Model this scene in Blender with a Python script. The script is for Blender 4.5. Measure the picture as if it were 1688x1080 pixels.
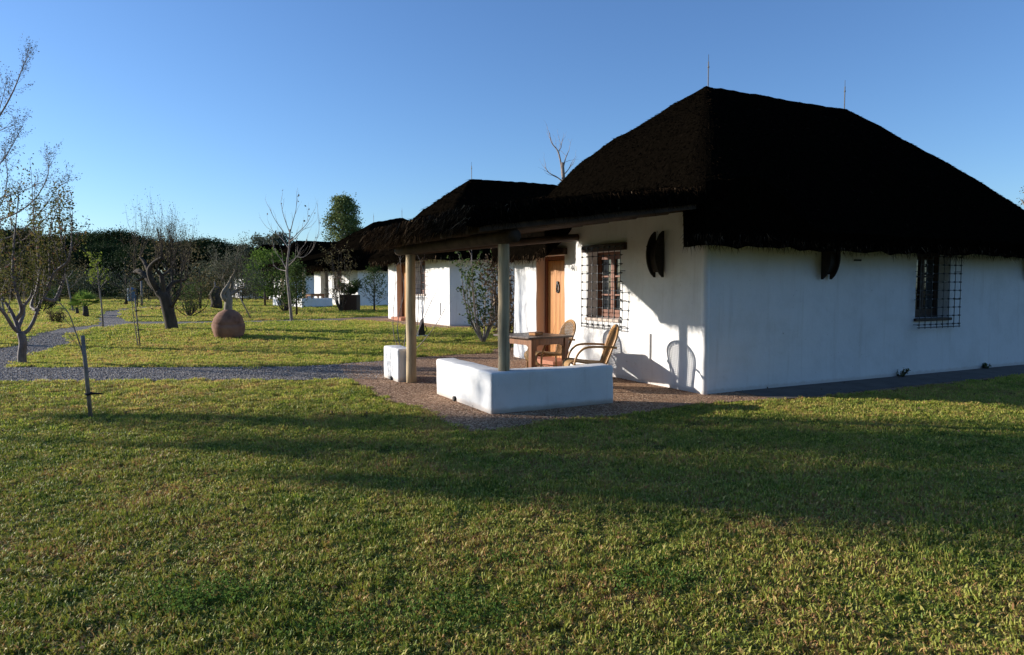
import bpy, math, random
import numpy as np
from mathutils import Vector, Matrix, noise
from mathutils.geometry import delaunay_2d_cdt
R = math.radians
random.seed(7); rng = np.random.default_rng(7)
for o in list(bpy.data.objects): bpy.data.objects.remove(o)
scn = bpy.context.scene
COL = scn.collection

# ------------------------------------------------------------------ camera, sky, sun, exposure
FPX, CX, CY = 1155.0, 844.0, 540.0
CAM = Vector((0, 0, 1.6)); PITCH = R(-3.42)
cd = bpy.data.cameras.new('camera'); cam = bpy.data.objects.new('camera', cd); COL.objects.link(cam)
cam.location = CAM; cam.rotation_euler = (R(90) + PITCH, 0, 0)
cd.sensor_width = 36; cd.lens = 36 * FPX / 1688; cd.clip_start = 0.05; cd.clip_end = 2000
scn.camera = cam
SUN_EL = R(14.2)
LIGHT = Vector((0.9785, -0.206, 0)).normalized()          # horizontal direction in which light travels
world = bpy.data.worlds.new('World'); scn.world = world; world.use_nodes = True
wn = world.node_tree.nodes; wl = world.node_tree.links
bg = wn['Background']
sky = wn.new('ShaderNodeTexSky'); sky.sky_type = 'NISHITA'; sky.sun_disc = False
sky.sun_elevation = SUN_EL
sky.sun_rotation = math.atan2(-LIGHT.x, -LIGHT.y)
sky.air_density = 1.0; sky.dust_density = 0.3; sky.ozone_density = 2.0; sky.altitude = 20
tintn = wn.new('ShaderNodeMix'); tintn.data_type = 'RGBA'; tintn.blend_type = 'MULTIPLY'; tintn.inputs[0].default_value = 1.0
tintn.inputs[7].default_value = (0.70, 0.93, 1.29, 1)      # camera white balance set for the warm low sun
wl.new(sky.outputs[0], tintn.inputs[6]); wl.new(tintn.outputs[2], bg.inputs[0]); bg.inputs[1].default_value = 0.10
sd = bpy.data.lights.new('sun', 'SUN'); sun = bpy.data.objects.new('sun', sd); COL.objects.link(sun)
sd.energy = 4.7; sd.angle = R(0.5); sd.color = (1.0, 0.93, 0.84)
ldir = Vector((LIGHT.x * math.cos(SUN_EL), LIGHT.y * math.cos(SUN_EL), -math.sin(SUN_EL)))
sun.rotation_euler = ldir.to_track_quat('-Z', 'Y').to_euler(); sun.location = (-20, 5, 12)
scn.view_settings.view_transform = 'Standard'; scn.view_settings.look = 'None'
scn.view_settings.exposure = 0.62; scn.view_settings.gamma = 1.0
scn.view_settings.use_curve_mapping = False

# ------------------------------------------------------------------ terrain and pixel helpers
def sstep(a, b, x):
    t = np.clip((np.asarray(x, float) - a) / (b - a), 0, 1); return t * t * (3 - 2 * t)
def terr(x, y):
    z = 0.28 * sstep(14.5, 21.5, y) + 0.09 * sstep(26, 50, y)
    return z
def ray(px, py):
    c, s = math.cos(PITCH), math.sin(PITCH)
    u = (px - CX) / FPX; v = (CY - py) / FPX
    return Vector((u, c - v * s, s + v * c))
def at(px, py, d):
    r = ray(px, py); return CAM + r * (d / r.y)
def gnd(px, py):
    r = ray(px, py); z = 0.0
    for _ in range(30):
        p = CAM + r * ((z - CAM.z) / r.z); z = 0.5 * z + 0.5 * float(terr(p.x, p.y))
    return Vector((p.x, p.y, float(terr(p.x, p.y))))

# ------------------------------------------------------------------ materials
def newmat(name):
    m = bpy.data.materials.new(name); m.use_nodes = True
    nt = m.node_tree; nt.nodes.clear()
    return m, nt, nt.nodes, nt.links
def ramp(nt, fac, stops):
    r = nt.nodes.new('ShaderNodeValToRGB'); e = r.color_ramp.elements
    while len(e) < len(stops): e.new(0.5)
    for i, (p, c) in enumerate(stops): e[i].position = p; e[i].color = (*c, 1)
    nt.links.new(fac, r.inputs[0]); return r.outputs[0]
def tex(nt, kind='noise', scale=5, detail=4, rough=0.6, coord='Object', stretch=(1, 1, 1), dist=0):
    tc = nt.nodes.new('ShaderNodeTexCoord'); mp = nt.nodes.new('ShaderNodeMapping'); mp.inputs['Scale'].default_value = stretch
    if coord == 'World':
        g = nt.nodes.new('ShaderNodeNewGeometry'); nt.links.new(g.outputs['Position'], mp.inputs[0])
    else: nt.links.new(tc.outputs[coord], mp.inputs[0])
    if kind == 'noise':
        t = nt.nodes.new('ShaderNodeTexNoise'); t.inputs['Scale'].default_value = scale; t.inputs['Detail'].default_value = detail
        t.inputs['Roughness'].default_value = rough; t.inputs['Distortion'].default_value = dist
        nt.links.new(mp.outputs[0], t.inputs[0]); return t.outputs[0]
    t = nt.nodes.new('ShaderNodeTexVoronoi'); t.inputs['Scale'].default_value = scale
    nt.links.new(mp.outputs[0], t.inputs[0]); return t
def mix(nt, fac, a, b, mode='MIX'):
    m = nt.nodes.new('ShaderNodeMix'); m.data_type = 'RGBA'; m.blend_type = mode
    for v, s in ((fac, 0), (a, 6), (b, 7)):
        if isinstance(v, (int, float)): m.inputs[s].default_value = v
        elif isinstance(v, tuple): m.inputs[s].default_value = (*v, 1)
        else: nt.links.new(v, m.inputs[s])
    return m.outputs[2]
def finish(m, nt, col, rough=0.8, bump=None, bstr=0.3, bdist=0.02, spec=0.3, metal=0, translucent=0):
    b = nt.nodes.new('ShaderNodeBsdfPrincipled'); o = nt.nodes.new('ShaderNodeOutputMaterial')
    if isinstance(col, tuple): b.inputs['Base Color'].default_value = (*col, 1)
    else: nt.links.new(col, b.inputs['Base Color'])
    b.inputs['Roughness'].default_value = rough; b.inputs['Specular IOR Level'].default_value = spec; b.inputs['Metallic'].default_value = metal
    if bump is not None:
        bn = nt.nodes.new('ShaderNodeBump'); bn.inputs['Strength'].default_value = bstr; bn.inputs['Distance'].default_value = bdist
        nt.links.new(bump, bn.inputs['Height']); nt.links.new(bn.outputs[0], b.inputs['Normal'])
    out = b.outputs[0]
    if translucent:
        t = nt.nodes.new('ShaderNodeBsdfTranslucent'); ms = nt.nodes.new('ShaderNodeMixShader'); ms.inputs[0].default_value = translucent
        if isinstance(col, tuple): t.inputs[0].default_value = (*col, 1)
        else: nt.links.new(col, t.inputs[0])
        nt.links.new(out, ms.inputs[1]); nt.links.new(t.outputs[0], ms.inputs[2]); out = ms.outputs[0]
    nt.links.new(out, o.inputs[0]); return m
def simple(name, stops, scale=8, rough=0.7, bstr=0.3, bscale=None, stretch=(1, 1, 1), spec=0.3, metal=0, translucent=0, coord='Object', bdist=0.01, detail=5):
    m, nt, n, l = newmat(name)
    f = tex(nt, 'noise', scale, detail, 0.6, coord, stretch)
    c = ramp(nt, f, stops)
    bf = tex(nt, 'noise', bscale or scale * 3, detail, 0.6, coord, stretch)
    return finish(m, nt, c, rough, bf, bstr, bdist, spec, metal, translucent)

def plaster():
    m, nt, n, l = newmat('whitewashed plaster')
    f = tex(nt, 'noise', 1.6, 7, 0.65); c = ramp(nt, f, [(0.3, (0.72, 0.71, 0.68)), (0.5, (0.80, 0.79, 0.77)), (0.75, (0.84, 0.83, 0.81))])
    st = tex(nt, 'noise', 3.0, 5, 0.7, stretch=(2.2, 2.2, 0.16)); c = mix(nt, ramp(nt, st, [(0.54, (0, 0, 0)), (0.78, (0.45, 0.45, 0.45))]), c, (0.56, 0.52, 0.46))
    # splash dirt near the base (object space z, world aligned)
    tc = n.new('ShaderNodeTexCoord'); sp = n.new('ShaderNodeSeparateXYZ'); l.new(tc.outputs['Object'], sp.inputs[0])
    f3 = tex(nt, 'noise', 9, 5, 0.7)
    ad = n.new('ShaderNodeMath'); ad.operation = 'MULTIPLY_ADD'; l.new(f3, ad.inputs[0]); ad.inputs[1].default_value = -0.10; l.new(sp.outputs[2], ad.inputs[2])
    r2 = ramp(nt, ad.outputs[0], [(0.0, (0.5, 0.5, 0.5)), (0.04, (0, 0, 0))])
    c = mix(nt, r2, c, (0.55, 0.47, 0.40))
    f4 = tex(nt, 'noise', 26, 2, 0.5); r4 = ramp(nt, f4, [(0.23, (1, 1, 1)), (0.27, (0, 0, 0))])
    c = mix(nt, r4, c, (0.42, 0.40, 0.36))
    b = tex(nt, 'noise', 7, 8, 0.7)
    return finish(m, nt, c, 0.85, b, 0.45, 0.014, 0.2)
M = {}
M['plaster'] = plaster()
M['thatch'] = simple('dark heather thatch', [(0.25, (0.002, 0.0016, 0.001)), (0.6, (0.006, 0.0045, 0.003)), (0.85, (0.016, 0.011, 0.007))], 24, 1.0, 1.0, 60, (1, 1, 0.5), spec=0.0, bdist=0.05)
def straw():
    m, nt, n, l = newmat('thatch straws')
    a = n.new('ShaderNodeAttribute'); a.attribute_name = 'tint'
    c = ramp(nt, a.outputs['Fac'], [(0.0, (0.005, 0.0035, 0.002)), (0.5, (0.014, 0.009, 0.0055)), (0.8, (0.055, 0.036, 0.021)), (1.0, (0.20, 0.14, 0.085))])
    return finish(m, nt, c, 0.95, None, spec=0.0)
M['straw'] = straw()
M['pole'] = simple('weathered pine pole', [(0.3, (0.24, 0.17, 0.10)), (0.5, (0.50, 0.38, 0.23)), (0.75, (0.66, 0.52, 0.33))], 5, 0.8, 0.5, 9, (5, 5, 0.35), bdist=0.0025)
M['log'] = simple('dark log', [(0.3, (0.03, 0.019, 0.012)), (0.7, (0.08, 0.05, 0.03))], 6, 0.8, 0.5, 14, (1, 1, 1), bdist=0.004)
M['door'] = simple('varnished orange door wood', [(0.3, (0.36, 0.14, 0.035)), (0.6, (0.52, 0.23, 0.06)), (0.8, (0.60, 0.29, 0.09))], 6, 0.45, 0.2, 12, (5, 5, 0.3), spec=0.4)
M['redwood'] = simple('red brown wood', [(0.3, (0.12, 0.035, 0.015)), (0.7, (0.24, 0.085, 0.035))], 7, 0.5, 0.2, 14, (4, 4, 0.5), spec=0.4)
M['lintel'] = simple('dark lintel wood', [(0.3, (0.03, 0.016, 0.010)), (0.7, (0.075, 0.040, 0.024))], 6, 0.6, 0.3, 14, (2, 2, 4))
M['table'] = simple('mahogany stained table wood', [(0.3, (0.14, 0.052, 0.020)), (0.7, (0.31, 0.125, 0.048))], 5, 0.35, 0.15, 12, (6, 6, 0.6), spec=0.5)
M['tabletop'] = simple('worn dark table top', [(0.3, (0.05, 0.028, 0.020)), (0.7, (0.11, 0.065, 0.048))], 5, 0.35, 0.15, 12, (1, 7, 1), spec=0.5)
M['rattan'] = simple('varnished rattan cane', [(0.3, (0.32, 0.15, 0.04)), (0.7, (0.60, 0.33, 0.11))], 30, 0.4, 0.2, 60, spec=0.5)
M['cane'] = simple('woven cane', [(0.3, (0.24, 0.13, 0.05)), (0.7, (0.50, 0.31, 0.14))], 60, 0.6, 0.5, 90)
M['iron'] = simple('wrought iron', [(0.3, (0.012, 0.013, 0.015)), (0.8, (0.035, 0.035, 0.038))], 20, 0.5, 0.2, spec=0.5)
M['steel'] = simple('galvanised rod', [(0.3, (0.10, 0.10, 0.10)), (0.8, (0.17, 0.17, 0.17))], 20, 0.6, 0.1, metal=0.2)
M['darkwood'] = simple('blackened wood', [(0.3, (0.012, 0.009, 0.007)), (0.8, (0.035, 0.025, 0.018))], 10, 0.7, 0.3)
M['tan'] = simple('tan sill and door bounce tint', [(0.3, (0.56, 0.45, 0.37)), (0.8, (0.64, 0.53, 0.45))], 6, 0.8, 0.2)  # own tan for the sill; door bounce light painted onto the reveals
M['brick'] = simple('terracotta step', [(0.3, (0.36, 0.14, 0.08)), (0.8, (0.48, 0.22, 0.13))], 8, 0.8, 0.3)
M['glass'] = finish(*newmat('window glass')[:2], (0.02, 0.025, 0.03), 0.05, spec=0.8)
M['black'] = finish(*newmat('black paint')[:2], (0.02, 0.02, 0.02), 0.6)
M['clay'] = simple('terracotta clay ball', [(0.3, (0.13, 0.065, 0.04)), (0.5, (0.27, 0.14, 0.09)), (0.75, (0.36, 0.21, 0.14))], 3, 0.9, 0.6, 9, bdist=0.012)
M['bark_grey'] = simple('pale grey bark', [(0.3, (0.16, 0.13, 0.11)), (0.7, (0.36, 0.31, 0.27))], 9, 0.9, 0.6, 20, (1, 1, 0.5), bdist=0.006)
M['bark_pale'] = simple('silvery bark', [(0.3, (0.22, 0.20, 0.18)), (0.7, (0.46, 0.42, 0.38))], 9, 0.8, 0.4, 20, (1, 1, 0.5), bdist=0.004)
M['bark_young'] = simple('smooth brown bark', [(0.3, (0.10, 0.07, 0.06)), (0.7, (0.24, 0.19, 0.17))], 9, 0.7, 0.5, 20, (1, 1, 0.5), bdist=0.005, spec=0.4)
M['bark_dark'] = simple('dark rugged bark', [(0.3, (0.030, 0.024, 0.018)), (0.7, (0.10, 0.08, 0.06))], 7, 0.95, 0.7, 12, (1, 1, 0.4), bdist=0.015)
M['bark_olive'] = simple('silver olive bark', [(0.3, (0.15, 0.13, 0.10)), (0.7, (0.36, 0.32, 0.26))], 8, 0.95, 0.7, 16, (1, 1, 0.4), bdist=0.012)
M['twig'] = simple('bare twig bark', [(0.3, (0.20, 0.15, 0.12)), (0.7, (0.38, 0.30, 0.24))], 9, 0.9, 0.4)
M['concrete'] = simple('grey concrete apron', [(0.3, (0.085, 0.07, 0.06)), (0.7, (0.15, 0.125, 0.105))], 3, 0.9, 0.4, 40, coord='World')
M['binblue'] = finish(*newmat('blue grey bin plastic')[:2], (0.10, 0.16, 0.24), 0.5)
M['white'] = finish(*newmat('white plastic')[:2], (0.7, 0.7, 0.7), 0.5)
M['rubber'] = finish(*newmat('black rubber tie')[:2], (0.015, 0.015, 0.017), 0.7)
def leafmat(name, stops, tr=0.35):
    m, nt, n, l = newmat(name)
    a = n.new('ShaderNodeAttribute'); a.attribute_name = 'tint'
    return finish(m, nt, ramp(nt, a.outputs['Fac'], stops), 0.75, None, spec=0.05, translucent=tr)
M['leaf_pine'] = leafmat('stone pine needles', [(0.0, (0.012, 0.022, 0.008)), (0.6, (0.030, 0.050, 0.016)), (1.0, (0.060, 0.085, 0.030))], 0.15)
M['leaf_brown'] = leafmat('autumn russet leaves', [(0.0, (0.05, 0.06, 0.016)), (0.55, (0.13, 0.135, 0.035)), (0.85, (0.20, 0.13, 0.05)), (1.0, (0.22, 0.11, 0.07))])
M['leaf_yellow'] = leafmat('yellow green leaves', [(0.0, (0.09, 0.13, 0.02)), (0.6, (0.18, 0.23, 0.04)), (1.0, (0.28, 0.29, 0.06))], 0.45)
M['leaf_olive'] = leafmat('grey olive leaves', [(0.0, (0.06, 0.07, 0.045)), (0.6, (0.13, 0.14, 0.09)), (1.0, (0.22, 0.23, 0.16))], 0.25)
M['leaf_tamarisk'] = leafmat('brownish tamarisk foliage', [(0.0, (0.05, 0.045, 0.02)), (0.6, (0.12, 0.10, 0.045)), (1.0, (0.21, 0.17, 0.09))], 0.3)
M['leaf_green'] = leafmat('mid green leaves', [(0.0, (0.03, 0.05, 0.015)), (0.6, (0.07, 0.11, 0.03)), (1.0, (0.13, 0.17, 0.05))], 0.3)
M['leaf_tall'] = leafmat('eucalyptus leaves', [(0.0, (0.05, 0.075, 0.025)), (0.6, (0.15, 0.19, 0.06)), (1.0, (0.28, 0.31, 0.11))], 0.3)
M['leaf_bright'] = leafmat('bright green foliage', [(0.0, (0.07, 0.12, 0.02)), (0.6, (0.14, 0.22, 0.04)), (1.0, (0.22, 0.30, 0.06))], 0.4)
M['leaf_dry'] = leafmat('dry brown leaves', [(0.0, (0.07, 0.05, 0.03)), (0.6, (0.16, 0.11, 0.07)), (1.0, (0.26, 0.19, 0.12))], 0.2)
M['clover'] = leafmat('clover leaves', [(0.0, (0.06, 0.12, 0.022)), (1.0, (0.15, 0.24, 0.05))], 0.4)

def grass_color(nt, tint=None):
    big = tex(nt, 'noise', 0.22, 4, 0.6, 'World'); mid = tex(nt, 'noise', 1.6, 5, 0.65, 'World'); fine = tex(nt, 'noise', 14, 3, 0.6, 'World')
    ad = nt.nodes.new('ShaderNodeMath'); ad.operation = 'MULTIPLY_ADD'; nt.links.new(big, ad.inputs[0]); ad.inputs[1].default_value = 0.8; nt.links.new(mid, ad.inputs[2])
    ad2 = nt.nodes.new('ShaderNodeMath'); ad2.operation = 'MULTIPLY_ADD'; nt.links.new(fine, ad2.inputs[0]); ad2.inputs[1].default_value = 0.35; nt.links.new(ad.outputs[0], ad2.inputs[2])
    return ad2.outputs[0]
def blade_mat(name, sh, g=1.0):
    m, nt, n, l = newmat(name)
    f = grass_color(nt)
    a = n.new('ShaderNodeAttribute'); a.attribute_name = 'tint'
    oi = n.new('ShaderNodeObjectInfo')
    s1 = n.new('ShaderNodeMath'); s1.operation = 'MULTIPLY_ADD'; l.new(a.outputs['Fac'], s1.inputs[0]); s1.inputs[1].default_value = 0.62; l.new(f, s1.inputs[2])
    s2 = n.new('ShaderNodeMath'); s2.operation = 'MULTIPLY_ADD'; l.new(oi.outputs['Random'], s2.inputs[0]); s2.inputs[1].default_value = 0.16; l.new(s1.outputs[0], s2.inputs[2])
    s3 = n.new('ShaderNodeMath'); s3.operation = 'MULTIPLY_ADD'; l.new(s2.outputs[0], s3.inputs[0]); s3.inputs[1].default_value = 0.95; s3.inputs[2].default_value = sh
    c = ramp(nt, s3.outputs[0], [(p, tuple(min(.8, q * g) for q in col)) for p, col in [(0.08, (0.04, 0.085, 0.012)), (0.36, (0.15, 0.22, 0.028)), (0.60, (0.37, 0.38, 0.06)), (0.80, (0.48, 0.38, 0.12)), (0.97, (0.46, 0.24, 0.10))]])
    return finish(m, nt, c, 0.58, None, spec=0.28 if g == 1.0 else 0.2, translucent=0.24 if g == 1.0 else 0.45)
M['blade'] = blade_mat('couch grass blades', -0.75, 1.0); M['blade2'] = blade_mat('couch grass blades brightened as sunlit', -0.77, 1.35)  # second copy for the far lawn, sunlit brightness raised in its colour
def lawn_mat():
    m, nt, n, l = newmat('lawn soil and thatch')
    f = grass_color(nt)
    s3 = n.new('ShaderNodeMath'); s3.operation = 'MULTIPLY_ADD'; l.new(f, s3.inputs[0]); s3.inputs[1].default_value = 1.1; s3.inputs[2].default_value = -0.62
    c = ramp(nt, s3.outputs[0], [(0.1, (0.05, 0.06, 0.014)), (0.5, (0.13, 0.12, 0.03)), (0.9, (0.22, 0.15, 0.06))])
    b = tex(nt, 'noise', 45, 6, 0.7, 'World')
    return finish(m, nt, c, 1.0, b, 0.6, 0.008, 0.0)
M['lawn'] = lawn_mat()
def gravel_mat(name, cols, sc):
    m, nt, n, l = newmat(name)
    v = tex(nt, 'vor', sc, coord='World')
    sep = n.new('ShaderNodeSeparateColor'); l.new(v.outputs['Color'], sep.inputs[0])
    c = ramp(nt, sep.outputs[0], cols)
    big = tex(nt, 'noise', 1.3, 5, 0.6, 'World')
    c = mix(nt, ramp(nt, big, [(0.45, (0, 0, 0)), (0.75, (0.7, 0.7, 0.7))]), c, cols[len(cols) // 2][1])
    dk = ramp(nt, v.outputs['Distance'], [(0.35, (1, 1, 1)), (0.75, (0.30, 0.27, 0.25))])
    c = mix(nt, 1.0, c, dk, 'MULTIPLY')
    iv = n.new('ShaderNodeMath'); iv.operation = 'SUBTRACT'; iv.inputs[0].default_value = 1; l.new(v.outputs['Distance'], iv.inputs[1])
    return finish(m, nt, c, 0.9, iv.outputs[0], 0.9, 0.02, 0.2)
M['path'] = gravel_mat('grey gravel path', [(0.0, (0.14, 0.125, 0.115)), (0.5, (0.27, 0.245, 0.225)), (1.0, (0.52, 0.48, 0.43))], 34)
M['apron'] = gravel_mat('pinkish pebble paving', [(0.0, (0.22, 0.11, 0.055)), (0.5, (0.44, 0.26, 0.15)), (1.0, (0.70, 0.49, 0.32))], 40)
def stone_mat():
    m, nt, n, l = newmat('loose pebbles')
    oi = n.new('ShaderNodeObjectInfo')
    return finish(m, nt, ramp(nt, oi.outputs['Random'], [(0.0, (0.13, 0.12, 0.11)), (0.5, (0.29, 0.265, 0.245)), (1.0, (0.58, 0.54, 0.49))]), 0.8)
M['stone'] = stone_mat()
def stone_mat2():
    m, nt, n, l = newmat('loose brown pebbles')
    oi = n.new('ShaderNodeObjectInfo')
    return finish(m, nt, ramp(nt, oi.outputs['Random'], [(0.0, (0.22, 0.11, 0.055)), (0.5, (0.45, 0.27, 0.16)), (1.0, (0.72, 0.52, 0.36))]), 0.8)
M['stone2'] = stone_mat2()

# ------------------------------------------------------------------ mesh helpers
class MB:
    def __init__(s): s.v = []; s.f = []; s.t = []; s.tint = 0.5
    def add(s, vs, fs):
        b = len(s.v); s.v += [tuple(v) for v in vs]; s.f += [tuple(b + i for i in f) for f in fs]; s.t += [s.tint] * len(vs)
    def box(s, c, d, rot=None, bev=0.0):
        hx, hy, hz = d[0] / 2, d[1] / 2, d[2] / 2; c = Vector(c)
        if bev <= 0:
            vs = [Vector((x, y, z)) for x in (-hx, hx) for y in (-hy, hy) for z in (-hz, hz)]
            fs = [(0, 1, 3, 2), (4, 6, 7, 5), (0, 4, 5, 1), (2, 3, 7, 6), (0, 2, 6, 4), (1, 5, 7, 3)]
        else:
            import bmesh
            bm = bmesh.new(); bmesh.ops.create_cube(bm, size=1)
            for v in bm.verts: v.co = Vector((v.co.x * d[0], v.co.y * d[1], v.co.z * d[2]))
            bmesh.ops.bevel(bm, geom=bm.edges[:], offset=bev, segments=2, affect='EDGES', profile=0.5)
            bm.verts.index_update(); vs = [v.co.copy() for v in bm.verts]; fs = [[v.index for v in f.verts] for f in bm.faces]; bm.free()
        if rot is not None: vs = [rot @ v for v in vs]
        s.add([v + c for v in vs], fs)
    def tube(s, pts, rad, n=8, cap=True):
        pts = [Vector(p) for p in pts]
        if not isinstance(rad, (list, tuple)): rad = [rad] * len(pts)
        vs = []; prev = None
        for i, p in enumerate(pts):
            d = (pts[min(i + 1, len(pts) - 1)] - pts[max(i - 1, 0)])
            d = d.normalized() if d.length > 1e-9 else Vector((0, 0, 1))
            if prev is None: a = d.orthogonal().normalized()
            else:
                a = prev - d * prev.dot(d); a = a.normalized() if a.length > 1e-6 else d.orthogonal().normalized()
            prev = a; b = d.cross(a)
            for k in range(n):
                an = 2 * math.pi * k / n; vs.append(p + (a * math.cos(an) + b * math.sin(an)) * rad[i])
        fs = [(i * n + k, i * n + (k + 1) % n, (i + 1) * n + (k + 1) % n, (i + 1) * n + k) for i in range(len(pts) - 1) for k in range(n)]
        if cap and n > 3: fs += [tuple(reversed(range(n))), tuple((len(pts) - 1) * n + k for k in range(n))]
        s.add(vs, fs)
    def lathe(s, c, prof, n=24):
        c = Vector(c); vs = []
        for r, z in prof:
            for k in range(n):
                a = 2 * math.pi * k / n; vs.append(c + Vector((r * math.cos(a), r * math.sin(a), z)))
        fs = [(i * n + k, i * n + (k + 1) % n, (i + 1) * n + (k + 1) % n, (i + 1) * n + k) for i in range(len(prof) - 1) for k in range(n)]
        fs += [tuple(reversed(range(n))), tuple((len(prof) - 1) * n + k for k in range(n))]
        s.add(vs, fs)
    def mesh(s, name, mat, smooth=False):
        me = bpy.data.meshes.new(name); me.from_pydata(s.v, [], s.f)
        a = me.attributes.new('tint', 'FLOAT', 'POINT'); a.data.foreach_set('value', s.t)
        me.materials.append(mat)
        if smooth: me.polygons.foreach_set('use_smooth', [True] * len(me.polygons))
        me.update(); return me
    def build(s, name, mat, parent=None, smooth=False, loc=(0, 0, 0)):
        return link(name, s.mesh(name, mat, smooth), parent, loc)
def link(name, me, parent=None, loc=(0, 0, 0), rz=0):
    o = bpy.data.objects.new(name, me); COL.objects.link(o); o.parent = parent; o.location = loc; o.rotation_euler = (0, 0, rz); return o
def tag(o, label=None, cat=None, group=None, kind=None):
    if label: o['label'] = label
    if cat: o['category'] = cat
    if group: o['group'] = group
    if kind: o['kind'] = kind
    return o
def empty(name, loc=(0, 0, 0), rz=0, label=None, cat=None, group=None):
    o = bpy.data.objects.new(name, None); COL.objects.link(o); o.location = loc; o.rotation_euler = (0, 0, rz); o.empty_display_size = 0.2
    return tag(o, label, cat, group)
def copy_tree(o, parent=None):
    c = o.copy(); COL.objects.link(c); c.parent = parent
    for ch in [x for x in bpy.data.objects if x.parent == o]: copy_tree(ch, c)
    return c
def npmesh(name, V, nper, mat, tint=None):
    """V: (N*nper,3) array, each run of nper vertices is one face"""
    V = np.asarray(V, np.float32); nv = len(V); nf = nv // nper
    me = bpy.data.meshes.new(name); me.vertices.add(nv); me.vertices.foreach_set('co', V.ravel())
    me.loops.add(nv); me.loops.foreach_set('vertex_index', np.arange(nv, dtype=np.int32))
    me.polygons.add(nf); me.polygons.foreach_set('loop_start', np.arange(0, nv, nper, dtype=np.int32))
    if tint is not None:
        a = me.attributes.new('tint', 'FLOAT', 'POINT'); a.data.foreach_set('value', np.repeat(tint, nper).astype(np.float32))
    me.materials.append(mat); me.update(calc_edges=True); me.validate(); return me
def unit(a): return a / (np.linalg.norm(a, axis=1, keepdims=True) + 1e-9)
def leaves(P, size, tint, aspect=0.5, updir=None, spread=1.0):
    """rhombic leaves at points P"""
    n = len(P); d = rng.normal(size=(n, 3)) * spread
    if updir is not None: d += updir
    d = unit(d); s = unit(np.cross(d, rng.normal(size=(n, 3)))); sz = size * rng.uniform(0.6, 1.3, (n, 1))
    V = np.stack([P, P + d * sz * 0.5 + s * sz * aspect * 0.5, P + d * sz, P + d * sz * 0.5 - s * sz * aspect * 0.5], 1)
    return V.reshape(-1, 3)

# ------------------------------------------------------------------ ground
def axis(fine0, fine1, st, lo, hi):
    a = list(np.arange(fine0, fine1 + 1e-6, st)); x = fine0; s = st
    while x > lo: s *= 1.35; x -= s; a.insert(0, x)
    x = fine1; s = st
    while x < hi: s *= 1.35; x += s; a.append(x)
    return np.array(a)
xs = axis(-24, 16, 0.5, -500, 500); ys = axis(-2, 56, 0.5, -60, 900)
gx, gy = np.meshgrid(xs, ys); gz = terr(gx, gy)
V = np.stack([gx.ravel(), gy.ravel(), gz.ravel()], 1); nx = len(xs)
F = [(j * nx + i, j * nx + i + 1, (j + 1) * nx + i + 1, (j + 1) * nx + i) for j in range(len(ys) - 1) for i in range(nx - 1)]
me = bpy.data.meshes.new('lawn'); me.from_pydata(V.tolist(), [], F); me.materials.append(M['lawn'])
tag(link('lawn', me), kind='structure')

def densify(poly, step):
    out = []
    for i, p in enumerate(poly):
        q = poly[(i + 1) % len(poly)]; n = max(1, int((q - p).length / step))
        out += [p.lerp(q, k / n) for k in range(n)]
    return out
def inside(P, poly):
    x, y = P[:, 0], P[:, 1]; r = np.zeros(len(P), bool); n = len(poly); j = n - 1
    for i in range(n):
        xi, yi, xj, yj = poly[i][0], poly[i][1], poly[j][0], poly[j][1]
        c = ((yi > y) != (yj > y)) & (x < (xj - xi) * (y - yi) / (yj - yi + 1e-12) + xi); r ^= c; j = i
    return r
def sheet(name, poly, mat, dz, step=0.22, wob=0.06):
    P = densify([Vector((p[0], p[1])) for p in poly], step)
    P = [Vector((p.x + wob * noise.noise(Vector((p.x * 2, p.y * 2, 3))) + wob * noise.noise(Vector((p.x * 7, p.y * 7, 3))), p.y + wob * noise.noise(Vector((p.x * 2, p.y * 2, 9))))) for p in P]
    arr = np.array([(p.x, p.y) for p in P]); lo, hi = arr.min(0), arr.max(0)
    gx, gy = np.meshgrid(np.arange(lo[0], hi[0], step), np.arange(lo[1], hi[1], step)); G = np.stack([gx.ravel(), gy.ravel()], 1)
    G = G[inside(G, arr)]
    r = delaunay_2d_cdt(P + [Vector(g) for g in G], [], [list(range(len(P)))], 1, 1e-4)
    me = bpy.data.meshes.new(name); me.from_pydata([(v.x, v.y, float(terr(v.x, v.y)) + dz) for v in r[0]], [], [tuple(f) for f in r[2]])
    me.materials.append(mat); me.update()
    for p in me.polygons:
        if p.normal.z < 0: p.flip()
    return link(name, me), arr

# ------------------------------------------------------------------ hut frame
def frame(cx, cy, th):
    t = R(th); Fd = Vector((-math.sin(t), math.cos(t), 0)); Sd = Vector((math.cos(t), math.sin(t), 0))
    C = Vector((cx, cy, float(terr(cx, cy)))); 
    return C, Fd, Sd
C1, F1, S1 = frame(2.80, 10.15, 27.3)
def h1(a, f, z=0.0): return C1 + S1 * a + F1 * f + Vector((0, 0, z))

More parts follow.
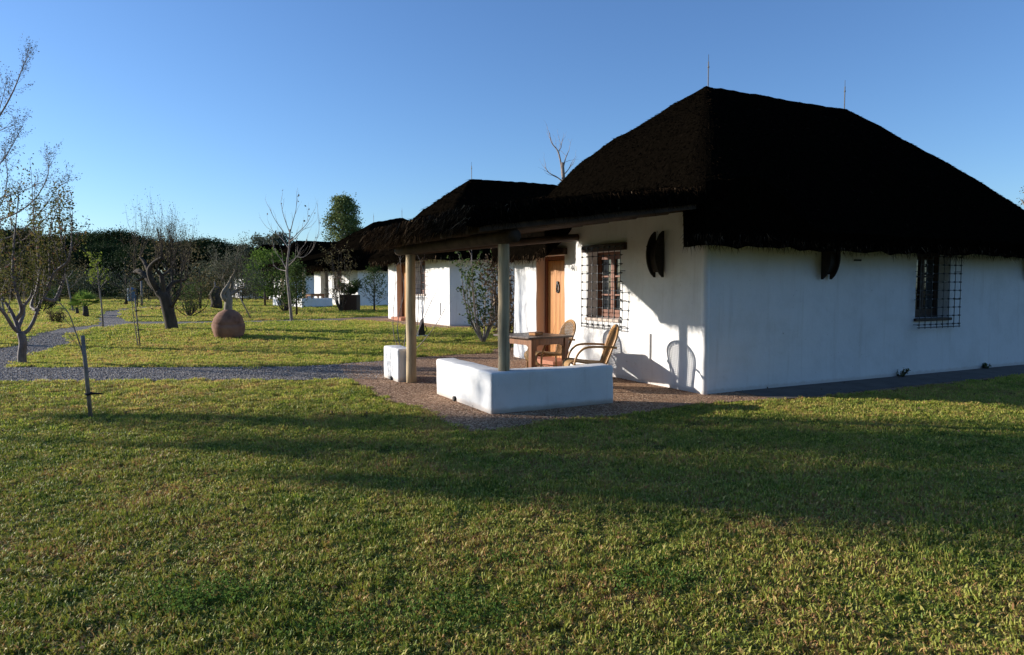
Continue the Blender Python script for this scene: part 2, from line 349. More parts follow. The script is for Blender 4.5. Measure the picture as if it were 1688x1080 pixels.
# paths (outlined on the ground)
def G2(*pp): return [gnd(x, y) for x, y in pp]
path_poly = G2((-420, 632), (-420, 600), (-200, 590), (0, 574), (30, 569), (42, 557), (92, 543), (155, 535.5), (151, 526), (163, 515), (196, 509.5), (240, 506), (300, 503.5), (300, 505.5), (240, 509), (206, 513), (203, 522), (218, 530.5),
               (330, 530.5), (440, 528.5), (540, 525.5), (600, 523), (655, 521), (655, 531), (600, 529.5), (540, 530), (440, 532), (330, 535), (219, 536), (167, 540.5), (114, 552), (122, 566), (83, 579), (44, 590), (22, 600), (19, 606), (250, 606), (490, 605),
               (600, 598), (640, 594), (640, 625), (575, 627), (300, 628), (0, 630))
path_o, path_a = sheet('gravel_path', path_poly, M['path'], 0.008); tag(path_o, kind='structure')
ap = G2((560, 602), (600, 598), (685, 590), (751, 585), (817, 582)) + [h1(-0.2, 7.4), h1(3.0, 7.6), h1(3.0, 3.0), h1(0.3, 0.3)] + [h1(10.2, 0.3), h1(10.2, -0.95), h1(3.2, -0.95)] + \
     G2((1345, 657), (1180, 665), (1120, 672), (1010, 688), (900, 696), (840, 707), (775, 714), (738, 702), (704, 677), (638, 661), (600, 638), (575, 629))
apron_o, apron_a = sheet('pebble_apron', ap, M['apron'], 0.014); tag(apron_o, kind='structure')
strip = [h1(0.6, 0.0), h1(10.2, 0.0), h1(10.2, -0.85), h1(0.6, -0.85)]
strip_o, strip_a = sheet('concrete_pavement', strip, M['concrete'], 0.020, 0.4, 0.0); tag(strip_o, kind='structure')
C2, F2, S2 = frame(-2.02, 22.7, 29)
def h2(a, f, z=0.0): return C2 + S2 * a + F2 * f + Vector((0, 0, z))
ap2 = [h2(-2.0, 7), h2(-1.2, 3.0), h2(-1.1, -0.2), h2(-0.6, -1.3), h2(2.5, -1.3), h2(9.5, -1.2), h2(9.5, 0.4), h2(0.5, 0.4), h2(0.5, 7.0)]
ap2_o, ap2_a = sheet('pebble_apron', ap2, M['apron'], 0.012); tag(ap2_o, kind='structure')

# ------------------------------------------------------------------ wall with openings
def wall_panel(mb, o, u, n, W, z0, z1, holes, cell=0.12, amp=0.012, depth=0.30, seed=0):
    """plaster face starting at o, running along unit u, outward normal n; holes (u0,u1,z0,z1) get reveals of given depth"""
    cu = sorted(set([0, W] + [h[0] for h in holes] + [h[1] for h in holes])); cz = sorted(set([z0, z1] + [h[2] for h in holes] + [h[3] for h in holes]))
    def fill(c):
        r = []
        for a, b in zip(c[:-1], c[1:]):
            k = max(1, round((b - a) / cell)); r += [a + (b - a) * i / k for i in range(k)]
        return r + [c[-1]]
    U = fill(cu); Z = fill(cz); idx = {}; vs = []; fs = []
    up = Vector((0, 0, 1))
    def disp(x, z):
        p = o + u * x + up * z
        d = amp * 1.5 * noise.noise(p * 0.9 + Vector((seed, 0, 0))) + amp * 0.6 * noise.noise(p * 3.5)
        return d
    for j, z in enumerate(Z):
        for i, x in enumerate(U):
            vs.append(o + u * x + up * z + n * disp(x, z))
    nu = len(U)
    for j in range(len(Z) - 1):
        for i in range(nu - 1):
            mx = (U[i] + U[i + 1]) / 2; mz = (Z[j] + Z[j + 1]) / 2
            if any(h[0] < mx < h[1] and h[2] < mz < h[3] for h in holes): continue
            fs.append((j * nu + i, j * nu + i + 1, (j + 1) * nu + i + 1, (j + 1) * nu + i))
    mb.add(vs, fs)
    for h in holes:
        ring = []
        zz = [z for z in Z if h[2] - 1e-6 <= z <= h[3] + 1e-6]; uu = [x for x in U if h[0] - 1e-6 <= x <= h[1] + 1e-6]
        ring += [(h[0], z) for z in zz] + [(x, h[3]) for x in uu[1:]] + [(h[1], z) for z in reversed(zz[:-1])] + [(x, h[2]) for x in reversed(uu[1:-1])]
        vv = []; 
        for x, z in ring:
            p = o + u * x + up * z; vv += [p + n * disp(x, z), p - n * depth]
        k = len(ring); mb.add(vv, [(2 * i, 2 * i + 1, 2 * ((i + 1) % k) + 1, 2 * ((i + 1) % k)) for i in range(k)])

def thatch_surface(W, L, a0, a1, zr0, zr1, ov, ze, cut=None, seed=0, nu=170, nt_=20, bulge=0.10):
    """hipped thatch in hut coordinates (a, f, z). eave rectangle a in [-ov, L+ov], f in [-.5, W+.5]"""
    A0, A1, B0, B1 = -ov, L + ov, -0.5, W + 0.5
    rc = 0.45
    per = []
    def corner(cx_, cy_, s):
        for k in range(7):
            an = s + k / 6 * math.pi / 2; per.append((cx_ + rc * math.cos(an), cy_ + rc * math.sin(an)))
    def line(p, q, n):
        for k in range(1, n): per.append((p[0] + (q[0] - p[0]) * k / n, p[1] + (q[1] - p[1]) * k / n))
    nl = 46; ns = 36
    corner(A0 + rc, B0 + rc, math.pi); line((A0 + rc, B0), (A1 - rc, B0), nl)
    corner(A1 - rc, B0 + rc, 1.5 * math.pi); line((A1, B0 + rc), (A1, B1 - rc), ns)
    corner(A1 - rc, B1 - rc, 0); line((A1 - rc, B1), (A0 + rc, B1), nl)
    corner(A0 + rc, B1 - rc, 0.5 * math.pi); line((A0, B1 - rc), (A0, B0 + rc), ns)
    n = len(per); mid = W / 2
    vs = []; top = []
    thick = 0.26
    def pt(i, t):
        ea, ef = per[i]; ra = min(max(ea, a0), a1)
        # ends converge on the ridge ends, long sides project straight up
        k = (ra - a0) / max(a1 - a0, .01)
        if A0 + rc < ea < A1 - rc:
            x = (ea - A0) / (A1 - A0); ra = a0 + (a1 - a0) * min(max((x - 0.04) / 0.92, 0), 1); k = (ra - a0) / (a1 - a0)
        rz = zr0 + (zr1 - zr0) * k
        a = ea + (ra - ea) * t; f = ef + (mid - ef) * t
        bl = bulge * (1.55 - 1.45 * min(max((a - 1.0) / 7.0, 0), 1)); g = t + bl * math.sin(math.pi * t) * (1 + 0.3 * t) - 0.05 * math.sin(2 * math.pi * min(t * 1.5, 1)) * 0.3
        if t > 0.93: g = min(g, 1.0)
        z = ze + thick + (rz - ze - thick) * g
        nz = 0.035 * noise.noise(Vector((a * 1.1 + seed, f * 1.1, z * 1.1))) + 0.03 * noise.noise(Vector((a * 4 + seed, f * 4, z * 4)))
        if cut and a < 1.9 and f < 4.5:
            # the main thatch is built up where the porch thatch runs into it
            zb_ = 3.06 + 0.14 * a; w_ = (1 - float(sstep(0.3, 1.9, a))) * (1 - float(sstep(3.7, 4.4, f)))
            if zb_ > z: z += (zb_ - z) * w_
        # stepped courses
        z += nz + 0.018 * ((z * 2.1) % 1.0 - 0.5)
        return Vector((a, f, z))
    rings = []
    for j in range(nt_ + 1):
        ring = []
        for i in range(n):
            t0 = 0.0
            if cut and per[i][0] < 0.2 and cut[0] < per[i][1] < cut[1]: t0 = cut[2]
            t = max(t0 + j * 0.0006, j / nt_)
            ring.append(pt(i, t))
        rings.append(ring)
    V = [v for r in rings for v in r]
    Fc = [(j * n + i, j * n + (i + 1) % n, (j + 1) * n + (i + 1) % n, (j + 1) * n + i) for j in range(nt_) for i in range(n)]
    # eave underside: down and in
    base = len(V); r0 = rings[0]; low = []; inn = []
    for i in range(n):
        p = r0[i]; c = Vector((min(max(p.x, 0.35), L - 0.35), min(max(p.y, 0.35), W - 0.35), 0)); d = Vector((c.x - p.x, c.y - p.y, 0)); dl = max(d.length, 1e-3); d /= dl
        jag = 0.05 * noise.noise(Vector((p.x * 5, p.y * 5, seed)))
        low.append(p + d * 0.07 + Vector((0, 0, -thick + jag)))
        if not (cut and per[i][0] < 0.2 and cut[0] < per[i][1] < cut[1]): low[-1].z = min(low[-1].z, 2.14 + jag)
        inn.append(Vector((p.x, p.y, low[-1].z)) + d * max(dl, .3) + Vector((0, 0, 0.85 * dl * 0.9)))
    V += low + inn
    Fc += [(base + i, base + (i + 1) % n, (i + 1) % n, i) for i in range(n)]
    Fc += [(base + n + i, base + n + (i + 1) % n, base + (i + 1) % n, base + i) for i in range(n)]
    return V, Fc, rings, low, per

def straw_mesh(name, pts, dirs, length, width, tint):
    pts = np.array(pts); dirs = unit(np.array(dirs)); n = len(pts)
    L_ = np.asarray(length).reshape(-1, 1); s = unit(np.cross(dirs, rng.normal(size=(n, 3)))) * (np.asarray(width).reshape(-1, 1))
    V = np.stack([pts - s, pts + s, pts + dirs * L_], 1).reshape(-1, 3)
    return npmesh(name, V, 3, M['straw'], tint)

def surface_straws(V, F, n, down_bias=1.0, length=(0.06, 0.16), lift=0.28, lighter=0.0):
    """short straws sticking out of a thatched surface, pointing down the slope"""
    V = np.array([tuple(v) for v in V]); F = np.array([f for f in F if len(f) == 4])
    A = V[F[:, 0]]; B = V[F[:, 1]]; Cc = V[F[:, 2]]; D = V[F[:, 3]]
    nrm = np.cross(B - A, D - A); area = np.linalg.norm(nrm, axis=1) + np.linalg.norm(np.cross(B - Cc, D - Cc), axis=1)
    k = rng.choice(len(F), n, p=area / area.sum()); u = rng.random((n, 1)); v = rng.random((n, 1))
    P = (A[k] * (1 - u) + B[k] * u) * (1 - v) + (D[k] * (1 - u) + Cc[k] * u) * v
    N = unit(nrm[k]); down = np.array([[0, 0, -1.0]]) - N * (-N[:, 2:3]); down = unit(down + rng.normal(size=(n, 3)) * 0.01)
    d = down * down_bias + N * lift + rng.normal(size=(n, 3)) * 0.16
    L_ = rng.uniform(*length, n); t = np.clip(rng.normal(0.22 + lighter, 0.17, n), 0, 1)
    return P, d, L_, t

def hut(C, Fd, Sd, W, L, a0, a1, zr0, zr1, porch, label, detail=2, cut=None, ov=0.45, openings=True, bulge=0.035):
    th = math.atan2(Sd.y, Sd.x)
    # local frame: x = a (S), y = f (F), z up
    T = empty('thatched_hut', C, th, label, 'hut', 'white thatched huts in a row')
    X, Y = Vector((1, 0, 0)), Vector((0, 1, 0))
    dz0 = -0.05
    mb = MB()
    holesF = [(3.88, 5.02, -0.05, 2.20), (2.08, 3.08, 1.02, 2.20)] if openings else []
    holesS = [(4.86, 5.86, 1.02, 2.20)] if openings else []
    cell = 0.12 if detail == 2 else 0.5
    wall_panel(mb, Vector((0, 0, 0)), Y, -X, W, dz0, 2.80, holesF, cell, 0.014)
    wall_panel(mb, Vector((0, 0, 0)), X, -Y, L, dz0, 2.75, holesS, cell, 0.014, seed=4)
    wall_panel(mb, Vector((L, 0, 0)), Y, X, W, dz0, 2.75, [], 0.5, 0.014, seed=5)
    wall_panel(mb, Vector((0, W, 0)), X, Y, L, dz0, 2.75, [], 0.5, 0.014, seed=6)
    w = mb.build('wall', M['plaster'], T, True)
    if detail == 2:
        # soften the whitewashed corners
        w.data.polygons.foreach_set('use_smooth', [True] * len(w.data.polygons))
        c = MB(); pts = [Vector((0.035 + 0.012 * noise.noise(Vector((0, 0, k * .35))), 0.035 + 0.012 * noise.noise(Vector((4, 0, k * .35))), dz0 + k * 0.1)) for k in range(30)]
        c.tube(pts, 0.058, 16); c.build('corner', M['plaster'], T, True)
    # roof
    V_, F_, rings, low, per = thatch_surface(W, L, a0, a1, zr0, zr1, ov, 2.12, cut, seed=C.x, bulge=bulge)
    me = bpy.data.meshes.new('roof'); me.from_pydata([tuple(v) for v in V_], [], F_); me.materials.append(M['thatch'])
    a = me.attributes.new('tint', 'FLOAT', 'POINT')
    roof = link('roof', me, T)
    ns = {2: 26000, 1: 4000, 0: 1500}[detail]; ln = {2: (0.03, 0.09), 1: (0.1, 0.25), 0: (0.15, 0.3)}[detail]
    P, d, L_, t = surface_straws(V_, F_[:20 * len(per)], ns, length=ln)
    link('thatch_straws', straw_mesh('thatch_straws', P, d, L_, {2: .006, 1: .014, 0: .02}[detail], t), roof)
    # eave fringe
    nf = {2: 9000, 1: 2600, 0: 900}[detail]; lowa = np.array([tuple(v) for v in low]); n = len(lowa)
    i = rng.integers(0, n, nf); u = rng.random((nf, 1)); p = lowa[i] * (1 - u) + lowa[(i + 1) % n] * u
    out = np.array([tuple(rings[0][k] - rings[2][k]) for k in range(n)]); out = unit(out)[i]
    p = p + np.array([[0, 0, 1]]) * rng.uniform(0, 0.2, (nf, 1)) + out * rng.uniform(-0.04, 0.07, (nf, 1))
    d = out * 0.35 + np.array([[0, 0, -1.0]]) + rng.normal(size=(nf, 3)) * 0.28
    seg = noise_arr(p * 1.7)
    L_ = rng.uniform(0.05, 0.15, nf) * (1 + 0.7 * seg); t = np.clip(rng.normal(0.55, 0.25, nf), 0, 1)
    link('fringe', straw_mesh('fringe', p, d, L_, {2: .0045, 1: .012, 0: .018}[detail], t), roof)
    for aa, zz in ((a0 + 0.05, zr0), (a1 - 0.05, zr1)):
        r = MB(); r.tube([(aa, W / 2, zz - 0.15), (aa, W / 2, zz + 0.48)], 0.012, 6); r.tube([(aa, W / 2, zz + 0.46), (aa, W / 2, zz + 0.62)], 0.005, 5)
        r.tube([(aa - 0.0, W / 2, zz + 0.36), (aa, W / 2, zz + 0.39)], 0.02, 6)
        r.build('lightning_rod', M['steel'], T)
    return T, (V_, F_)
def noise_arr(P): return np.array([noise.noise(Vector(p)) for p in P])

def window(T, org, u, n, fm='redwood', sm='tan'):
    """barred window: opening 1.0 wide, z 1.02..2.20, origin = opening left lower corner on wall face at z=0; u runs along wall, n outward"""
    up = Vector((0, 0, 1)); rot = Matrix((u, n, up)).transposed()
    W_ = empty_part('window', T, (0, 0, 0))
    def P(x, y, z): return org + u * x + n * y + up * z
    fr = MB(); y = -0.24
    for x0, x1, z0, z1 in ((0, 0.07, 1.02, 2.20), (0.93, 1.0, 1.02, 2.20), (0.07, 0.93, 2.13, 2.20), (0.07, 0.93, 1.02, 1.09)):
        fr.box(P((x0 + x1) / 2, y, (z0 + z1) / 2), (x1 - x0, 0.07, z1 - z0), rot, 0.006)
    fo = fr.build('frame', M[fm], T)
    for x0 in (0.07, 0.505):
        s = MB(); x1 = x0 + 0.425
        for a, b, c, d in ((x0, x0 + .055, 1.09, 2.13), (x1 - .055, x1, 1.09, 2.13), (x0 + .055, x1 - .055, 2.07, 2.13), (x0 + .055, x1 - .055, 1.09, 1.17), (x0 + .055, x1 - .055, 1.42, 1.45), (x0 + .055, x1 - .055, 1.75, 1.78)):
            s.box(P((a + b) / 2, y + 0.012, (c + d) / 2), (b - a, 0.045, d - c), rot, 0.004)
        so = s.build('sash', M[fm], T)
        for z0, z1 in ((1.17, 1.42), (1.45, 1.75), (1.78, 2.07)):
            g = MB(); g.box(P((x0 + x1) / 2, y + 0.005, (z0 + z1) / 2), (0.315, 0.006, z1 - z0), rot); g.build('pane', M['glass'], so)
    s = MB(); s.box(P(0.5, 0.0, 0.995), (1.06, 0.10, 0.05), rot, 0.008); s.build('sill', M[sm], T)
    s = MB(); s.box(P(0.55, 0.02, 2.265), (1.30, 0.12, 0.125), rot, 0.01); s.build('lintel', M['lintel'], T)
    # wrought iron grille
    go = None
    x0, x1, z0, z1 = -0.03, 1.15, 0.86, 2.27; yy = 0.10
    fr = MB()
    fr.tube([P(x0 - 0.04, yy, z0), P(x1 + 0.04, yy, z0)], 0.008, 6)
    go = fr.build('grille_frame', M['iron'], T)
    for z in (z0 + 0.05, 1.35, 1.85, z1 - 0.04):
        for x in (x0, x1): b = MB(); b.tube([P(x, yy, z), P(x, -0.02, z)], 0.006, 5); b.build('bracket', M['iron'], go)
    for k in range(8):
        x = x0 + (x1 - x0) * k / 7; b = MB(); b.tube([P(x, yy + 0.006, z0 - 0.02), P(x, yy + 0.006, z1)], 0.0065, 6)
        for j in range(10):
            z = z0 + 0.05 + j * 0.151; b.box(P(x, yy, z), (0.026, 0.03, 0.026), rot)
        b.build('bar', M['iron'], go)
    for j in range(10):
        z = z0 + 0.05 + j * 0.151; b = MB(); b.tube([P(x0 - 0.05, yy - 0.006, z), P(x1 + 0.05, yy - 0.006, z)], 0.006, 6); b.build('bar', M['iron'], go)
def empty_part(*a): return None

def door(T, W):
    # double leaf plank door in the recess, facing -x, f from 3.88 to 5.02
    x = 0.25; D = MB()
    for y0, y1, z0, z1 in ((3.88, 3.96, 0, 2.2), (4.94, 5.02, 0, 2.2), (3.96, 4.94, 2.12, 2.2)):
        D.box((x, (y0 + y1) / 2, (z0 + z1) / 2), (0.09, y1 - y0, z1 - z0), None, 0.006)
    D.build('door_frame', M['redwood'], T)
    dd = MB(); dd.box((x + 0.03, 4.45, 1.07), (0.03, 0.97, 2.08)); do = dd.build('door', M['redwood'], T)
    k = 6; w = 0.97 / k
    for i in range(k):
        b = MB(); b.box((x + 0.004, 3.965 + w * (i + 0.5), 1.08), (0.024, w - 0.008, 2.06), None, 0.004); b.build('plank', M['door'], do)
    h = MB(); h.tube([(x - 0.02, 4.52 + 0.05 * math.cos(a), 1.55 + 0.09 * math.sin(a)) for a in np.linspace(0, 2 * math.pi, 15)], 0.017, 6, False)
    h.tube([(x - 0.04, 4.52, 1.66), (x, 4.52, 1.66)], 0.03, 8); h.build('knocker', M['iron'], do)
    s = MB(); s.box((-0.02, 4.46, 2.262), (0.14, 1.34, 0.12), None, 0.01); s.build('lintel', M['lintel'], T)
    s = MB(); s.box((0.02, 4.45, 0.06), (0.52, 1.10, 0.14), None, 0.012); s.build('step', M['brick'], T)
    # reveal skins on the recess sides, tan painted for the door's bounce light
    s = MB(); s.box((0.112, 5.012, 1.14), (0.20, 0.012, 2.08)); s.box((0.112, 3.888, 1.14), (0.20, 0.012, 2.08)); s.build('reveal', M['tan'], T)

def poly_text(T, txt, loc, size, u, n):
    cu = bpy.data.curves.new('house_number', 'FONT'); cu.body = txt; cu.size = size; cu.extrude = 0.003
    o = bpy.data.objects.new('tmp', cu); COL.objects.link(o)
    dg = bpy.context.evaluated_depsgraph_get(); me = bpy.data.meshes.new_from_object(o.evaluated_get(dg)); bpy.data.objects.remove(o)
    me.materials.clear(); me.materials.append(M['black'])
    m = Matrix((u, Vector((0, 0, 1)), n)).transposed().to_4x4(); m.translation = loc
    me.transform(m); me.name = 'house_number'
    return link('house_number', me, T)

# ------------------------------------------------------------------ hut 1 (nearest)
T1, R1 = hut(C1, F1, S1, 6.0, 9.5, 2.7, 6.8, 5.52, 5.55, True, 'nearest white thatched hut, with porch, wooden door and barred windows', 2, cut=(-0.02, 3.75, 0.17), ov=0.50, bulge=0.06)
X_, Y_ = Vector((1, 0, 0)), Vector((0, 1, 0))
window(T1, Vector((0, 3.08, 0)), -Y_, -X_)
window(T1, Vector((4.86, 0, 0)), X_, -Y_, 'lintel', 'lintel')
door(T1, 6.0)
poly_text(T1, '41', Vector((-0.022, 3.62, 1.88)), 0.15, -Y_, -X_)
s = MB(); s.box((-0.02, 1.24, 0.62), (0.03, 0.035, 0.42), None, 0.004); s.build('conduit', M['plaster'], T1)
s = MB(); s.tube([(-0.02, 1.62, 0.32), (0.02, 1.62, 0.32)], 0.022, 10); s.build('pipe_cap', M['white'], T1)
s = MB(); s.box((3.28, -0.015, 2.02), (0.17, 0.02, 0.03), None, 0.004); s.build('vent', M['black'], T1)

# porch roof
A0p, A1p, B0p, B1p = -3.90, 0.9, -0.34, 4.02
def porch_grid():
    na, nb = 60, 52; top = []; bot = []
    for i in range(na + 1):
        for j in range(nb + 1):
            a = A0p + (A1p - A0p) * i / na; f = B0p + (B1p - B0p) * j / nb
            e = min(a - A0p, 99); g = min(f - B0p, B1p - f)
            rnd = 0.0
            for q, rr in ((e, 0.28), (g, 0.20)):
                if q < rr: rnd += 0.17 * (1 - math.sqrt(max(0, 1 - (1 - q / rr) ** 2)))
            base = 2.27 + 0.13 * (a - A0p)
            rnd += max(0, 1.0 - g) * 0.2 * max(0, (a - A0p - 1.2) / 3.6) ** 1.5
            zt = max(base + 0.08, base + 0.24 + 0.02 * (a - A0p) - rnd) + 0.045 * noise.noise(Vector((a * 1.5, f * 1.5, 2))) + 0.02 * noise.noise(Vector((a * 5, f * 5, 2)))
            jag = 0.03 * noise.noise(Vector((a * 6, f * 6, 7)))
            top.append(Vector((a, f, zt))); bot.append(Vector((a, f, base + jag)))
    n = nb + 1; V = top + bot; F = []; m = len(top); SF = []
    for i in range(na):
        for j in range(nb):
            F.append((i * n + j, (i + 1) * n + j, (i + 1) * n + j + 1, i * n + j + 1)); SF.append(F[-1])
            F.append((m + i * n + j, m + i * n + j + 1, m + (i + 1) * n + j + 1, m + (i + 1) * n + j))
    for j in range(nb): F.append((j, j + 1, m + j + 1, m + j)); F.append((na * n + j + 1, na * n + j, m + na * n + j, m + na * n + j + 1))
    for i in range(na): F.append(((i + 1) * n, i * n, m + i * n, m + (i + 1) * n)); F.append((i * n + nb, (i + 1) * n + nb, m + (i + 1) * n + nb, m + i * n + nb))
    return V, F, SF
PV, PF, PSF = porch_grid()
me = bpy.data.meshes.new('porch_roof'); me.from_pydata([tuple(v) for v in PV], [], PF); me.materials.append(M['thatch'])
proof = link('porch_roof', me, T1)
P, d, L_, t = surface_straws(PV, PSF, 7000, length=(0.05, 0.14)); 
link('thatch_straws', straw_mesh('thatch_straws', P, d, L_, .006, t), proof)
def fringe_line(segs, n, parent, lmul=1.0, mat_t=0.55, width=.004):
    P = []; D = []; L_ = []
    for (p, q, outv, w) in segs:
        k = int(n * w); u = rng.random((k, 1)); pp = np.array(p) * (1 - u) + np.array(q) * u
        pp[:, 2] += rng.uniform(0.0, 0.26, k); pp += np.array(outv) * rng.uniform(-0.10, 0.02, (k, 1))
        P.append(pp); D.append(np.array(outv) * 0.5 + np.array([[0, 0, -1.0]]) + rng.normal(size=(k, 3)) * 0.33); L_.append(rng.uniform(0.05, 0.19, k) * lmul * (1 + 0.8 * noise_arr(pp * 2.5)))
    P = np.concatenate(P); D = np.concatenate(D); L_ = np.concatenate(L_); t = np.clip(rng.normal(mat_t, 0.25, len(P)), 0, 1)
    return link('fringe', straw_mesh('fringe', P, D, L_, width, t), parent)
zb = 2.27; zt_ = 2.27 + 0.13 * 3.9
fringe_line([((A0p, B0p, zb), (A0p, B1p, zb), (-1, 0, 0), 0.6), ((A0p, B1p, zb), (0, B1p, zt_), (0, 1, 0), 0.3)], 9000, proof)
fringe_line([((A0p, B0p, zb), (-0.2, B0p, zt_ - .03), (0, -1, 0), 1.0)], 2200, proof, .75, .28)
# porch timber
def log(name, p, q, r, mat, parent, n=12, taper=0.96, wob=0.01, seed=0):
    p, q = Vector(p), Vector(q); k = 9; mb = MB()
    mb.tube([p.lerp(q, i / k) + Vector((wob * noise.noise(Vector((i * .5, seed, 0))), wob * noise.noise(Vector((i * .5, seed, 5))), 0)) for i in range(k + 1)], [r * (1 - (1 - taper) * i / k) * (1 + 0.05 * noise.noise(Vector((i * .9, seed, 9)))) for i in range(k + 1)], n)
    return mb.build(name, mat, parent, True)
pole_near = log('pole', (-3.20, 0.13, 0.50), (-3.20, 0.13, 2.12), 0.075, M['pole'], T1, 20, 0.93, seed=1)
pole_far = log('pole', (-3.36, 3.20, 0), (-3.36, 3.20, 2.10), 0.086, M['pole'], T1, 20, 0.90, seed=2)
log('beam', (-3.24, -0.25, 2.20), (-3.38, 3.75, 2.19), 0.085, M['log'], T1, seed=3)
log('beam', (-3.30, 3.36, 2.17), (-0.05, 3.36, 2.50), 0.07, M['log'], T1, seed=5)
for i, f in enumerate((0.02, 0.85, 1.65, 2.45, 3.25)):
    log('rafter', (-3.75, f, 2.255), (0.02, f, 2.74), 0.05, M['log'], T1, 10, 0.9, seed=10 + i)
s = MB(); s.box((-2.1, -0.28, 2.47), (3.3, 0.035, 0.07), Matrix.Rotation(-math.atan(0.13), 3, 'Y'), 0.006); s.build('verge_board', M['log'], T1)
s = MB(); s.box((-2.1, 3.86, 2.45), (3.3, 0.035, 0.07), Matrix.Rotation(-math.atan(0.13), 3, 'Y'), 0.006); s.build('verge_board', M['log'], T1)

# low whitewashed walls of the porch
def low_wall(name, pts, thick, h, label, org=C1, rz=math.atan2(S1.y, S1.x)):
    """pts = outline polygon (local a,f) extruded with rounded top"""
    import bmesh
    bm = bmesh.new(); vs = [bm.verts.new((x, y, -0.03)) for x, y in pts]; f = bm.faces.new(vs)
    bmesh.ops.recalc_face_normals(bm, faces=[f])
    r = bmesh.ops.extrude_face_region(bm, geom=[f]); 
    for v in [g for g in r['geom'] if isinstance(g, bmesh.types.BMVert)]: v.co.z = h
    bmesh.ops.recalc_face_normals(bm, faces=bm.faces)
    es = [e for e in bm.edges if not (abs(e.verts[0].co.z + .03) < 1e-4 and abs(e.verts[1].co.z + .03) < 1e-4)]
    bmesh.ops.bevel(bm, geom=es, offset=0.035, segments=4, affect='EDGES', profile=0.5)
    for _ in range(5):
        el = [e for e in bm.edges if e.calc_length() > 0.16]
        if not el: break
        bmesh.ops.subdivide_edges(bm, edges=el, cuts=1, use_grid_fill=True)
    bmesh.ops.triangulate(bm, faces=[f for f in bm.faces if len(f.verts) > 4])
    bm.normal_update()
    for v in bm.verts:
        p = v.co; v.co += v.normal * (0.012 * noise.noise(p * 2.2) + 0.006 * noise.noise(p * 7))
    me = bpy.data.meshes.new(name); bm.to_mesh(me); bm.free(); me.materials.append(M['plaster'])
    me.polygons.foreach_set('use_smooth', [True] * len(me.polygons))
    o = link(name, me, None, org, rz); return tag(o, label, 'wall')
lw = low_wall('low_wall', [(-3.44, 0.0), (-1.60, 0.0), (-1.60, 0.27), (-3.14, 0.27), (-3.14, 1.88), (-3.44, 1.88)], 0.3, 0.53, 'L-shaped low white porch wall carrying the nearer wooden pole')
lw2 = low_wall('low_wall', [(-3.56, 3.30), (-3.26, 3.30), (-3.26, 4.08), (-3.56, 4.08)], 0.3, 0.56, 'short white wall block beside the farther porch pole')
def drain(loc):
    mb = MB(); mb.tube([Vector(loc) + Vector((-.02, 0, 0)), Vector(loc) + Vector((.03, 0, 0))], 0.035, 10); return mb
drain((-3.448, 1.15, 0.045)).build('drain_hole', M['black'], lw); drain((-3.57, 3.62, 0.04)).build('drain_hole', M['black'], lw2)

# wall lamps: two curved boards joined by a rod
def wall_lamp(p, rz, label):
    T = empty('wall_lamp', p, rz, label, 'wall lamp', 'dark wooden wall lamps on the nearest hut')
    # local: x along the wall, -y outward from wall, z up, height .70
    for sx in (-1, 1):
        mb = MB(); n = 14; vs = []; fs = []
        for k in range(n + 1):
            z = -0.36 + 0.72 * k / n; q = 1 - (2 * k / n - 1) ** 2
            depth = 0.03 + 0.155 * q ** 0.75; x = sx * (0.10 + 0.0 * q)
            for y in (-0.005, -depth):
                for xx in (x - 0.012, x + 0.012): vs.append((xx, y, z))
        for k in range(n):
            b = 4 * k; c = b + 4
            fs += [(b, b + 1, c + 1, c), (b + 2, c + 2, c + 3, b + 3), (b, c, c + 2, b + 2), (b + 1, b + 3, c + 3, c + 1)]
        fs += [(0, 2, 3, 1), (4 * n, 4 * n + 1, 4 * n + 3, 4 * n + 2)]
        mb.add(vs, fs); mb.build('side_board', M['darkwood'], T)
    mb = MB(); n = 10; vs = []; fs = []
    for k in range(n + 1):
        z = -0.28 + 0.46 * k / n; q = 1 - (2 * k / n - 1) ** 2
        y = -(0.05 + 0.08 * q); vs += [(-0.088, y, z), (0.088, y, z), (-0.088, -0.006, z), (0.088, -0.006, z)]
    for k in range(n):
        b = 4 * k; c = b + 4; fs += [(b, b + 1, c + 1, c), (b + 2, c + 2, c + 3, b + 3)]
    fs += [(0, 2, 3, 1), (4 * n, 4 * n + 1, 4 * n + 3, 4 * n + 2)]
    mb.add(vs, fs); mb.build('shade', M['darkwood'], T)
    mb = MB(); mb.tube([(-0.20, -0.10, 0.13), (0.20, -0.10, 0.13)], 0.013, 8); mb.build('rod', M['darkwood'], T)
    return T
thz = math.atan2(S1.y, S1.x)
wall_lamp(h1(-0.015, 1.02, 2.09), thz - math.pi / 2, 'dark double-board wall lamp on the sunlit front wall right of the barred window')
wall_lamp(h1(2.51, -0.015, 2.06), thz, 'wall lamp half hidden by the eave on the shaded wall, left of its window')
wall_lamp(h1(8.42, -0.015, 2.06), thz, 'dark wall lamp at the right picture edge of the shaded side wall')

